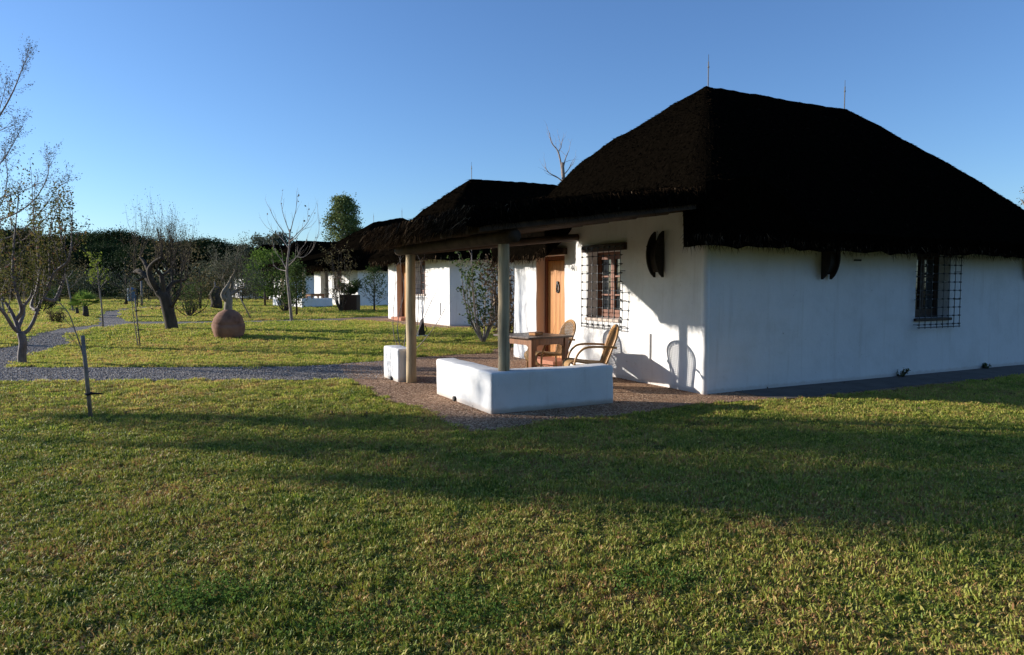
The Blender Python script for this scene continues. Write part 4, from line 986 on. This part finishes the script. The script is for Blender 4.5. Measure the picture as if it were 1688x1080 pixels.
shrub('leafy_shrub', gnd(797, 566), 2.35, 1.35, 'leafy many-stemmed shrub seen between the two porch poles', M['leaf_green'], 13, 3, .085, 'bark_grey', .8, 1, sr=.03, aspect=.6, tmean=.6)
shrub('dry_shrub', h1(0.3, 6.9), 2.3, .8, 'dry brown shrub against the far end of the nearest hut', M['leaf_dry'], 12, 4, .09, sr=.05)
# bare twigs by the far pole
b = gnd(662, 592); T = empty('bare_shrub', b, 0, 'leafless shrub of long thin arching stems behind the farther porch pole', 'shrub'); mb = MB(); tips = []
for pts in (((664, 592, 0), (650, 555, .1), (648, 520, .2), (652, 470, .3), (650, 435, .3)), ((668, 592, 0), (690, 545, .2), (705, 510, .2), (722, 475, .3)), ((668, 592, 0), (684, 560, .4), (690, 500, .5), (685, 450, .5)), ((670, 590, 0), (700, 560, -.2), (722, 530, -.2), (735, 505, -.2)),
            ((666, 592, 0), (655, 540, .6), (666, 480, .8), (660, 440, .8)), ((668, 590, 0), (695, 530, .9), (700, 470, 1), (696, 440, 1)), ((664, 590, 0), (672, 520, .5), (680, 470, .6), (676, 436, .6))):
    lp = [p - b for p in smooth_pts([at(x, y, b.y + dd) for x, y, dd in pts], 4)]; limb_(mb, lp, .012, .004)
    for k in range(6, len(lp), 3): grow(mb, lp[k], (lp[k] - lp[k - 1]).normalized() + rv(.35), .3, .004, 1, tips, spread=.35, sides=4, kids=(1, 2))
mb.build('stems', M['bark_grey'], T, True)
# garden spotlight by the far pole
b = gnd(694, 556); T = empty('garden_spotlight', b, .3, 'small dark garden fitting on a pale base in the grass behind the far porch pole', 'garden light')
mb = MB(); mb.box((0, 0, .03), (.34, .12, .06), None, .01); mb.build('base', M['white'], T)
mb = MB(); mb.add([(-.09, -.06, .06), (.10, -.06, .06), (.10, .06, .06), (-.09, .06, .06), (.0, -.05, .48), (.07, -.05, .50), (.07, .05, .50), (0, .05, .48)], [(0, 1, 5, 4), (1, 2, 6, 5), (2, 3, 7, 6), (3, 0, 4, 7), (4, 5, 6, 7), (3, 2, 1, 0)]); mb.build('body', M['black'], T)
mb = MB(); mb.tube([(.10, 0, .10), (.16, 0, .20), (.12, 0, .32)], .012, 6); mb.build('handle', M['iron'], T, True)
# shrubs by hut 3
def conic(name, base, h, w, label, leaf, n, size, cat='shrub', tmean=.5, group=None):
    b = Vector(base); T = empty(name, b, 0, label, cat, group); mb = MB(); mb.tube([(0, 0, -.02), (0.01, 0, h * .5), (0, 0, h * .97)], [.05, .03, .008], 8); tips = []
    for k in range(int(16 + h * 10)):
        t = (k + .5) / (16 + h * 10); z = h * (.12 + .85 * t); an = k * 2.4; ln = w * .55 * (1 - t) ** .8 + .08
        grow(mb, Vector((0, 0, z)), Vector((math.cos(an), math.sin(an), .55)), ln, .01, 1, tips, spread=.35, up=.3, ratio=.5, sides=4, nseg=3)
    mb.build('trunk', M['bark_dark'], T, True); link('crown', crown_mesh('crown', tips, n, size, leaf, .06, .45, tmean=tmean), T); return T
conic('conical_shrub', gnd(617, 514), 2.3, 1.5, 'slim conical dark shrub before the shaded wall of the third hut', M['leaf_green'], 3, .10, tmean=.35)
conic('conical_shrub', gnd(489, 522), 2.2, 1.0, 'upright green shrub just right of the bare tree', M['leaf_green'], 4, .10, tmean=.5)
shrub('dark_bush', gnd(468, 515), 2.6, 2.0, 'dense dark bush directly left of the bare tree trunk', M['leaf_green'], 14, 4, .12, tmean=.35, sr=.09)
shrub('climbing_shrub', gnd(562, 515), 2.9, 1.1, 'tall leggy shrub before the sunlit front of the third hut', M['leaf_tamarisk'], 9, 3, .09, sr=.06)
b = gnd(577, 514); T = empty('planter', b, 0, 'square brown planter box overflowing with dark leaves by the third hut', 'planter')
mb = MB(); mb.box((0, 0, .42), (.85, .85, .84), None, .02); mb.build('box', M['lintel'], T)
shrub('planter_bush', b + Vector((0, 0, .84)), .6, 1.0, 'low dark bush growing in the brown planter', M['leaf_green'], 9, 5, .10, tmean=.3)
# background individual trees
g_ = gnd(566, 505)
def cloud_tree(name, base, h, w, label, leaf, bark, nclump, per, size, low=.25, cat='tree', shape='oval', group=None, tmean=.5, clump=.16, tr=1.0):
    """crown of leaf clumps spread through an uneven volume around limbs"""
    b = Vector(base); T = empty(name, b, 0, label, cat, group); mb = MB(); mb.tube([(0, 0, -.05), (.03 * h * random.uniform(-1, 1), 0, h * .4), (0, 0, h * .85)], [h * .028 * tr, h * .02 * tr, h * .006 * tr], 9)
    cs = []
    for k in range(nclump):
        z = random.random(); 
        if shape == 'umbrella': zz = h * (.62 + .36 * z); rr = w * .5 * math.sqrt(max(0.02, 1 - ((z - .25) / .78) ** 2))
        elif shape == 'columnar': zz = h * (low + (1 - low) * z); rr = w * .5 * math.sqrt(max(.05, math.sin(math.pi * min(1, .12 + z * .85)))) 
        else: zz = h * (low + (1 - low) * z); rr = w * .5 * math.sqrt(max(.03, math.sin(math.pi * (.12 + .85 * z))))
        an = random.uniform(0, 2 * math.pi); q = rr * math.sqrt(random.uniform(.15, 1)); c = Vector((q * math.cos(an), q * math.sin(an), zz)); cs.append(c)
        if k % 3 == 0: mb.tube([(0, 0, max(h * .2, zz - q * .9)), c * .5 + Vector((0, 0, zz * .42)), c], [h * .012, h * .007, h * .002], 4, False)
    mb.build('trunk', M[bark], T, True)
    C_ = np.array([tuple(c) for c in cs]); P = np.repeat(C_, per, 0) + rng.normal(size=(len(C_) * per, 3)) * np.array([1, 1, .65]) * clump * w * .5
    ct = np.repeat(np.clip(rng.normal(tmean, .2, nclump), 0, 1), per); t = np.clip(ct + rng.normal(0, .12, len(P)), 0, 1)
    link('crown', npmesh('crown', leaves(P, size, t, .55), 4, M[leaf], t), T); return T
def pos(px, d): x = (px - CX) / FPX * d; return Vector((x, d, float(terr(x, d))))
def hgt(py, d): return CAM.z + (471 - py) / FPX * d - float(terr(0, d))
cloud_tree('tall_tree', pos(568, 72), hgt(328, 72), 3.4, 'tall dense green tree rising behind the third hut roof', 'leaf_tall', 'bark_grey', 130, 120, .20, .25, shape='columnar', tmean=.5, clump=.20)
cloud_tree('grey_tree', pos(462, 78), hgt(388, 78), 4.6, 'grey-green tree behind the bare tree and the fourth hut roof', 'leaf_olive', 'bark_grey', 110, 45, .26, .3, tmean=.25)
cloud_tree('grey_tree', pos(431, 95), hgt(392, 95), 4.4, 'paler small tree at the end of the dark pine wood', 'leaf_olive', 'bark_grey', 90, 45, .3, .3, tmean=.35)
cloud_tree('bright_tree', pos(441, 55), hgt(415, 55), 3.4, 'bright green bushy tree before the farthest hut roof', 'leaf_bright', 'bark_dark', 110, 45, .17, .15, tmean=.35)
# stone pines: three shapes shared by the row
pines = []
for k in range(4):
    T = cloud_tree('stone_pine', (0, 0, 0), 9.0, 9.5, None, 'leaf_pine', 'bark_dark', 190, 110, .24, shape='umbrella', clump=.13)
    pines.append(T)
row = [(-70, 92, .90), (-25, 100, .98), (20, 88, .92), (62, 104, 1.02), (100, 90, .84), (134, 98, .97), (168, 106, 1.0), (198, 92, .90), (222, 100, .90), (250, 110, .95), (282, 96, .86), (312, 104, .90), (343, 94, .80), (368, 108, .92), (392, 97, .78), (414, 112, .90), (8, 118, 1.06), (150, 122, 1.12), (300, 120, 1.02), (240, 84, .66), (60, 82, .7), (180, 86, .72)]
where = ['leftmost', 'second from the left', 'third from the left', 'fourth from the left', 'above the feathery twigs', 'above the fan palms', 'above the slim yellow-green tree', 'right of the slim yellow-green tree', 'above the bin', 'above the leaning old tree arms', 'behind the wispy crown of the old tree', 'just right of the wispy crown', 'left above the clay ball olive', 'above the clay ball olive', 'right above the clay ball olive', 'at the right end of the wood',
         'deep in the wood at far left', 'deep in the wood above the palms', 'deep in the wood behind the old tree', 'lower, before the wood near the bin', 'lower, before the wood at left', 'lower, before the wood by the slim tree']
for k, (px, d, s) in enumerate(row):
    T = pines[k] if k < 4 else copy_tree(pines[k % 4])
    T.location = pos(px, d); T.rotation_euler = (0, 0, random.uniform(0, 6.28)); q_ = (.80, .93, 1.0, .86, .96)[k % 5]; T.scale = (s * random.uniform(.95, 1.2), s, s * q_)
    tag(T, 'dark stone pine of the background wood, ' + where[k], 'pine tree', 'stone pines of the background wood')
# undergrowth below the wood
N = 26000; x = rng.uniform(-72, -22, N); y = 80 + rng.uniform(0, 22, N) + 3 * np.sin(x * .4); hh = 2.6 + 1.5 * np.array([noise.noise(Vector((a * .25, b_ * .25, 0))) for a, b_ in zip(x, y)]); z = rng.random(N) ** .8 * hh + terr(x, y)
t = np.clip(rng.normal(.35, .2, N), 0, 1); P = np.stack([x, y, z], 1)
tag(link('undergrowth', npmesh('undergrowth', leaves(P, .65, t, .7), 4, M['leaf_pine'], t)), 'dark undergrowth below the stone pines', 'undergrowth', kind='stuff')
# olive and tamarisk trees between lawn and wood
mids = [('olive_tree', 165, 66, 448, 5.0, 'leaf_olive', 'grey-green olive tree behind the slim yellow-green tree', .2), ('tamarisk_tree', 98, 50, 420, 3.8, 'leaf_tamarisk', 'brownish tamarisk behind the fan palms', .25), ('tamarisk_tree', 20, 52, 430, 4.4, 'leaf_tamarisk', 'brownish tamarisk far behind the fork tree', .2),
        ('dark_tree', 208, 43, 418, 3.0, 'leaf_pine', 'very dark rounded tree left behind the arms of the old tree', .3), ('tamarisk_tree', 284, 34, 400, 3.8, 'leaf_tamarisk', 'wispy brown tamarisk directly behind the old leaning tree', .65), ('tamarisk_tree', 362, 50, 440, 3.6, 'leaf_tamarisk', 'brown-green tamarisk between the old tree and the clay ball', .35), ('olive_tree', 400, 52, 448, 3.4, 'leaf_olive', 'dull olive tree behind the clay ball olive', .25),
        ('olive_tree', 425, 60, 462, 2.8, 'leaf_olive', 'low olive left of the fourth hut wall', .35), ('olive_tree', 245, 62, 455, 4.4, 'leaf_olive', 'shady olive behind the staked grey sapling', .1), ('tamarisk_tree', -30, 46, 440, 4.4, 'leaf_tamarisk', 'brown tamarisk at the left picture edge', .3), ('olive_tree', 330, 70, 462, 4.0, 'leaf_green', 'dark green bushy tree at the wood edge behind the old tree', .15), ('olive_tree', 60, 66, 452, 4.6, 'leaf_olive', 'shaded olive at the wood edge left of the palms', .1), ('olive_tree', 125, 72, 450, 4.2, 'leaf_green', 'dark bushy tree at the wood edge above the palms', .1)]
for nm, px, d, py, w, lf, lab, tm in mids:
    cloud_tree(nm, pos(px, d), hgt(py, d), w, lab, lf, 'bark_dark', 60, 26 if lf == 'leaf_tamarisk' else 34, .13 if d < 55 else .18, .18, tmean=tm, group='olives and tamarisks before the wood', clump=.22)
shrub('spiky_bush', gnd(312, 523), 1.35, 2.0, 'low spreading bush right of the old tree trunk', M['leaf_green'], 18, 2, .07, 'bark_dark', .5, tmean=.5)
shrub('low_bush', gnd(72, 512), 1.1, 1.4, 'low dark bush on the far lawn left of the palms', M['leaf_green'], 12, 4, .09, tmean=.3)
shrub('tiny_bush', gnd(94, 533), .45, .5, 'tiny pale bush beside the curving path', M['leaf_tamarisk'], 9, 3, .05)
b = gnd(330, 511); cloud_tree('old_stump_tree', b, 2.5, 2.0, 'short tree with a thick dark trunk behind the low spreading bush', 'leaf_olive', 'bark_dark', 30, 18, .12, .5, tmean=.3)
mb = MB(); mb.tube([(0, 0, -.05), (.05, 0, .4), (-.1, 0, .8), (.1, 0, 1.2)], [.34, .28, .26, .16], 12)
tag(mb.build('tree_stump', M['bark_dark'], None, True, b + Vector((.5, .8, 0))), 'thick dark old stump on the far lawn behind the spreading bush', 'tree stump')
# trunks and thin trees at left, far lawn
for (px, py, h, lab) in ((121, 515, 3.2, 'thin leaning bare tree left of the palms'), (8, 522, 3.4, 'pale-stemmed small tree at far left of the far lawn')):
    sapling('thin_tree', gnd(px, py), h, lab, M['leaf_tamarisk'], .05, .8, 2, .08, nb=8, low=.35, lean=(-.5, 0))
# bin
b = gnd(218, 507); T = empty('litter_bin', b, 0, 'blue-grey litter bin on a post beside the far path', 'bin')
mb = MB(); mb.lathe((0, 0, .35), [(.20, 0), (.235, .1), (.25, .62), (.26, .66), (.235, .67)], 20); mb.build('body', M['binblue'], T, True)
mb = MB(); mb.lathe((0, 0, 1.01), [(.27, 0), (.27, .03), (.16, .12), (.02, .15)], 20); mb.build('lid', M['binblue'], T, True)
mb = MB(); mb.tube([(0.3, 0, 0), (0.3, 0, 1.1)], .035, 8); mb.build('post', M['log'], T, True)
# bare treetops behind the nearest hut roof
b = pos(916, 34); b.z = 0.3; T = empty('bare_treetop', b, 0, 'bare dead tree whose top twigs show behind the nearest roof slope', 'tree'); mb = MB(); D = 34
tp = [p - b for p in smooth_pts([b, at(932, 420, D), at(930, 320, D), at(927, 268, D)], 4)]; limb_(mb, tp, .16, .07, 9); tips = []
for pts, r in ((((927, 290), (925, 272), (920, 250), (909, 235), (906, 219)), .05), (((927, 285), (932, 262), (938, 248)), .035), (((928, 300), (918, 292), (905, 285), (899, 276)), .035), (((928, 290), (938, 278), (942, 268)), .03), (((920, 250), (925, 243), (924, 238)), .02)):
    lp = [p - b for p in smooth_pts([at(x, y, D) for x, y in pts], 4)]; limb_(mb, lp, r, .012)
    for k in range(3, len(lp), 2): grow(mb, lp[k], (lp[k] - lp[k - 1]).normalized() + rv(.4), .45, .012, 1, tips, spread=.4, sides=4, kids=(1, 2))
mb.build('trunk', M['twig'], T, True)
b = pos(1692, 40); cloud_tree('pale_tree', b, hgt(305, 40), 1.6, 'top of a pale tree showing over the roof at the right picture edge', 'leaf_tamarisk', 'twig', 40, 14, .10, .6, tmean=.8)
# trees standing outside the frame on the sunny side; their shade falls over the lawn
offs = [(-24.5, 13.2, 10.5, 3.0), (-29.0, 12.3, 12.0, 2.8), (-25.0, 11.3, 10.6, 2.0), (-33.5, 14.4, 13.0, 2.8), (-27.0, 13.4, 11.6, 1.6), (-28.5, 11.3, 12.6, 2.2)]
nm_ = ['nearest the lawn centre line', 'second of the row', 'third of the row', 'tallest of the row', 'smallest of the row', 'nearest the camera']
for k, (x, y, h, w) in enumerate(offs):
    cloud_tree('garden_tree', (x, y, 0), h, w, 'airy garden tree left of the view shading the lawn, ' + nm_[k], 'leaf_green', 'bark_grey', 80, 26, .16, .60, group='garden trees left of the view', clump=.17, tr=.28 if k == 2 else .14)
# unseen pines added behind the camera to cut sky light on the shaded wall
for k in range(7):
    if k == 0: T0 = T = cloud_tree('sky_blocking_pine', (0, 0, 0), 14, 9, None, 'leaf_pine', 'bark_dark', 150, 50, .5, .12, clump=.2)
    else: T = copy_tree(T0)
    T.location = (-7 + 7 * k, -13 - 2.5 * (k % 2), 0); T.rotation_euler = (0, 0, k * 1.3)
    tag(T, 'added unseen pine of the sky-blocking row behind the camera, ' + ('leftmost', 'second from the left', 'third from the left', 'in the middle', 'third from the right', 'second from the right', 'rightmost')[k], 'pine tree', 'added sky-blocking pines behind the camera')

# ------------------------------------------------------------------ grass, clover, pebbles (counted by nobody)
def gn_scatter(name, P, rot, scl, src, lab, cat):
    me = bpy.data.meshes.new(name); me.vertices.add(len(P)); me.vertices.foreach_set('co', np.asarray(P, np.float32).ravel())
    a = me.attributes.new('rot', 'FLOAT_VECTOR', 'POINT'); a.data.foreach_set('vector', np.asarray(rot, np.float32).ravel())
    a = me.attributes.new('scl', 'FLOAT_VECTOR', 'POINT'); a.data.foreach_set('vector', np.asarray(scl, np.float32).ravel())
    o = link(name, me); ng = bpy.data.node_groups.new(name, 'GeometryNodeTree')
    ng.interface.new_socket('Geometry', in_out='INPUT', socket_type='NodeSocketGeometry'); ng.interface.new_socket('Geometry', in_out='OUTPUT', socket_type='NodeSocketGeometry')
    N_ = ng.nodes; i = N_.new('NodeGroupInput'); out = N_.new('NodeGroupOutput'); ip = N_.new('GeometryNodeInstanceOnPoints'); oi = N_.new('GeometryNodeObjectInfo'); oi.inputs[0].default_value = src; oi.transform_space = 'ORIGINAL'
    oi.inputs['As Instance'].default_value = True
    r = N_.new('GeometryNodeInputNamedAttribute'); r.data_type = 'FLOAT_VECTOR'; r.inputs[0].default_value = 'rot'; s = N_.new('GeometryNodeInputNamedAttribute'); s.data_type = 'FLOAT_VECTOR'; s.inputs[0].default_value = 'scl'
    e2r = N_.new('FunctionNodeEulerToRotation')
    l = ng.links; l.new(i.outputs[0], ip.inputs['Points']); l.new(oi.outputs['Geometry'], ip.inputs['Instance']); l.new(r.outputs[0], e2r.inputs[0]); l.new(e2r.outputs[0], ip.inputs['Rotation']); l.new(s.outputs[0], ip.inputs['Scale']); l.new(ip.outputs[0], out.inputs[0])
    md = o.modifiers.new('scatter', 'NODES'); md.node_group = ng
    return tag(o, lab, cat, kind='stuff')
def tuft(n, rad, h, w, mat='blade', t0=.15, t1=1.45):
    """grass tuft: bent two-segment blades"""
    r = rad * np.sqrt(rng.random(n)); a = rng.uniform(0, 2 * np.pi, n); p = np.stack([r * np.cos(a), r * np.sin(a), np.full(n, -.004)], 1)
    az = rng.uniform(0, 2 * np.pi, n); ln = h * rng.uniform(.45, 1.15, n); tilt = rng.uniform(t0, t1, n); d = np.stack([np.cos(az), np.sin(az), np.zeros(n)], 1)
    up = np.array([[0, 0, 1.0]]); m = p + d * (ln * np.sin(tilt) * .35)[:, None] + up * (ln * .6 * np.cos(tilt * .6))[:, None]; e = m + d * (ln * np.sin(tilt) * .65)[:, None] + up * (ln * .35 * np.cos(tilt * 1.3))[:, None]
    tw = az + rng.normal(0, .9, n) + np.pi / 2; s = np.stack([np.cos(tw), np.sin(tw), np.zeros(n)], 1) * (w * rng.uniform(.6, 1.3, n))[:, None]
    t = np.clip(rng.normal(.5, .28, n), 0, 1)
    V = np.stack([p - s * .8, p + s * .8, m + s, m - s, m - s, m + s, e + s * .05, e - s * .05], 1).reshape(-1, 3)
    return npmesh('grass_tuft', V, 4, M[mat], np.repeat(t, 2))
src = link('grass_tuft', tuft(85, .095, .038, .0040, 'blade', .25, 1.5)); src.location = (-.6, 5.5, 0); tag(src, 'short yellow-green grass of the foreground lawn', 'grass', kind='stuff')
src2 = link('grass_tuft', tuft(80, .17, .050, .0070, 'blade2', .05, 1.0)); src2.location = (-5.0, 13.4, 0); tag(src2, 'short yellow-green grass of the farther lawn', 'grass', kind='stuff')
hutpolys = []
for C_, F_, S_ in ((C1, F1, S1), (C2, F2, S2), (C3, F3, S3)):
    hutpolys.append([C_ + F_ * 0 - S_ * 0, C_ + S_ * 9.5, C_ + S_ * 9.5 + F_ * 6, C_ + F_ * 6])
masks = [path_a, apron_a, strip_a, ap2_a] + [np.array([(p.x, p.y) for p in h]) for h in hutpolys]
def field(y0, y1, dens, margin=1.06):
    n = int(dens * (y1 - y0) * (y1 + y0) / 2 * 2 * .75 * margin + 0)
    # uniform in the view wedge
    y = np.sqrt(rng.uniform(y0 * y0, y1 * y1, n)); x = y * rng.uniform(-.80, .80, n)
    P = np.stack([x, y], 1); k = np.ones(n, bool)
    for m in masks: k &= ~inside(P, m)
    P = P[k]; return np.stack([P[:, 0], P[:, 1], terr(P[:, 0], P[:, 1])], 1)
def rots(n, tilt=.12): return np.stack([rng.normal(0, tilt, n), rng.normal(0, tilt, n), rng.uniform(0, 6.28, n)], 1)
def n2(P, s, o=0): return np.array([noise.noise(Vector((p[0] * s, p[1] * s, o))) for p in P])
P = np.concatenate([field(2.2, 6, 330), field(6, 11.5, 200)]); P = P[rng.random(len(P)) > .45 * np.clip((P[:, 1] - 6) / 5, 0, 1)]; cl = n2(P, 6.0, 5); P = P[(cl > -.30) | (rng.random(len(P)) < .25)]; s = (1 + .45 * n2(P, 1.4) + .7 * n2(P, 7.0, 2) + rng.normal(0, .18, len(P))).clip(.35, 2.2)
gn_scatter('grass', P, rots(len(P)), np.stack([np.ones(len(P)), np.ones(len(P)), s], 1), src, 'short patchy yellow-green grass covering the near lawn', 'grass')
P = np.concatenate([field(5, 8, 14), field(7, 11.5, 34), field(11.5, 18, 70), field(18, 30, 40), field(30, 58, 16)]); s = (1 + .35 * n2(P, 1.0) + rng.normal(0, .15, len(P))).clip(.5, 1.6)
gn_scatter('grass', P, rots(len(P)), np.stack([np.clip(P[:, 1] / 16, .7, 2.2), np.clip(P[:, 1] / 16, .7, 2.2), s * np.clip(P[:, 1] / 12, .65, 1) * np.clip(P[:, 1] / 22, 1, 1.5)], 1), src2, 'short yellow-green grass covering the farther lawns', 'grass')
# clover patches in the foreground
pc = []
for px, py, rr, n in ((360, 985, .30, 190), (300, 1005, .2, 70), (760, 1010, .3, 120), (1060, 962, .3, 110), (840, 930, .2, 40), (560, 1040, .3, 60)):
    c = gnd(px, py); q = rng.normal(size=(n, 2)) * rr * .5; pc.append(np.stack([c.x + q[:, 0] * 1.3, c.y + q[:, 1] * .7, np.zeros(n)], 1))
pc = np.concatenate(pc); n = len(pc) * 5; P = np.repeat(pc, 5, 0) + np.concatenate([rng.normal(size=(n, 2)) * .02, rng.uniform(.02, .055, (n, 1))], 1); t = np.clip(rng.normal(.5, .25, n), 0, 1)
tag(link('clover', npmesh('clover', leaves(P, .015, t, .9, np.array([[0, 0, .4]])), 4, M['clover'], t)), 'low dark clover patches in the foreground lawn', 'clover', kind='stuff')
n = 1500; y = np.sqrt(rng.uniform(2.5 ** 2, 17 ** 2, n)); x = y * rng.uniform(-.8, .8, n); k = ~inside(np.stack([x, y], 1), masks[4]); x, y = x[k], y[k]; n = len(x)
P = np.stack([x, y, terr(x, y) + rng.uniform(.015, .035, n)], 1); t = np.clip(rng.normal(.5, .3, n), 0, 1)
tag(link('fallen_leaves', npmesh('fallen_leaves', leaves(P, .034, t, .6), 4, M['leaf_dry'], t)), 'small dry leaves scattered over the lawn and paths', 'fallen leaves', kind='stuff')
# weeds at the foot of the shaded wall
for a_, sc, lab in ((4.45, .13, 'small weed at the foot of the shaded wall, below its window'), (7.0, .09, 'tinier weed at the foot of the shaded wall, near the right picture edge')):
    shrub('weed', h1(a_, -.05, .02), sc, sc * 1.8, lab, M['leaf_green'], 7, 2, .03, 'bark_dark', .3, 0, cat='weed', sr=.01)
# tall grass sprigs at lawn edge by the corner
# pebbles
def pebble(name, mat):
    mb = MB(); vs = [(1, 0, 0), (-1, 0, 0), (0, .8, .05), (0, -.8, 0), (.1, 0, .6), (0, .1, -.4)]; mb.add([(x * .02, y * .02, z * .02) for x, y, z in vs], [(0, 2, 4), (2, 1, 4), (1, 3, 4), (3, 0, 4), (2, 0, 5), (1, 2, 5), (3, 1, 5), (0, 3, 5)])
    return mb.build(name, mat, None, True)
def in_poly(poly, n, yhi):
    lo, hi = poly.min(0), poly.max(0); hi[1] = min(hi[1], yhi); lo[0] = max(lo[0], -14); P = np.stack([rng.uniform(lo[0], hi[0], n), rng.uniform(lo[1], hi[1], n)], 1); return P[inside(P, poly)]
ps = pebble('pebble', M['stone']); P = in_poly(path_a, 60000, 20); ps.location = (P[0][0], P[0][1], float(terr(*P[0])) + .02); tag(ps, 'grey pebbles of the gravel path', 'gravel', kind='stuff')
P3 = np.stack([P[:, 0], P[:, 1], terr(P[:, 0], P[:, 1]) + .012], 1); n = len(P3); sc = rng.uniform(.35, 1.0, (n, 1)) * np.ones((1, 3))
gn_scatter('gravel', P3, rng.uniform(0, 6.28, (n, 3)) * np.array([.1, .1, 1]), sc, ps, 'loose grey gravel on the near path', 'gravel')
ps2 = pebble('pebble', M['stone2']); P = in_poly(apron_a, 30000, 20); P = P[~inside(P, strip_a)]; ps2.location = (-1.0, 9.0, .02); tag(ps2, 'brown pebbles of the porch paving', 'gravel', kind='stuff')
P3 = np.stack([P[:, 0], P[:, 1], terr(P[:, 0], P[:, 1]) + .014], 1); n = len(P3); sc = rng.uniform(.25, .8, (n, 1)) * np.array([[1, 1, .6]])
gn_scatter('gravel', P3, rng.uniform(0, 6.28, (n, 3)) * np.array([.1, .1, 1]), sc, ps2, 'brown pebbles set in the paving round the porch', 'gravel')
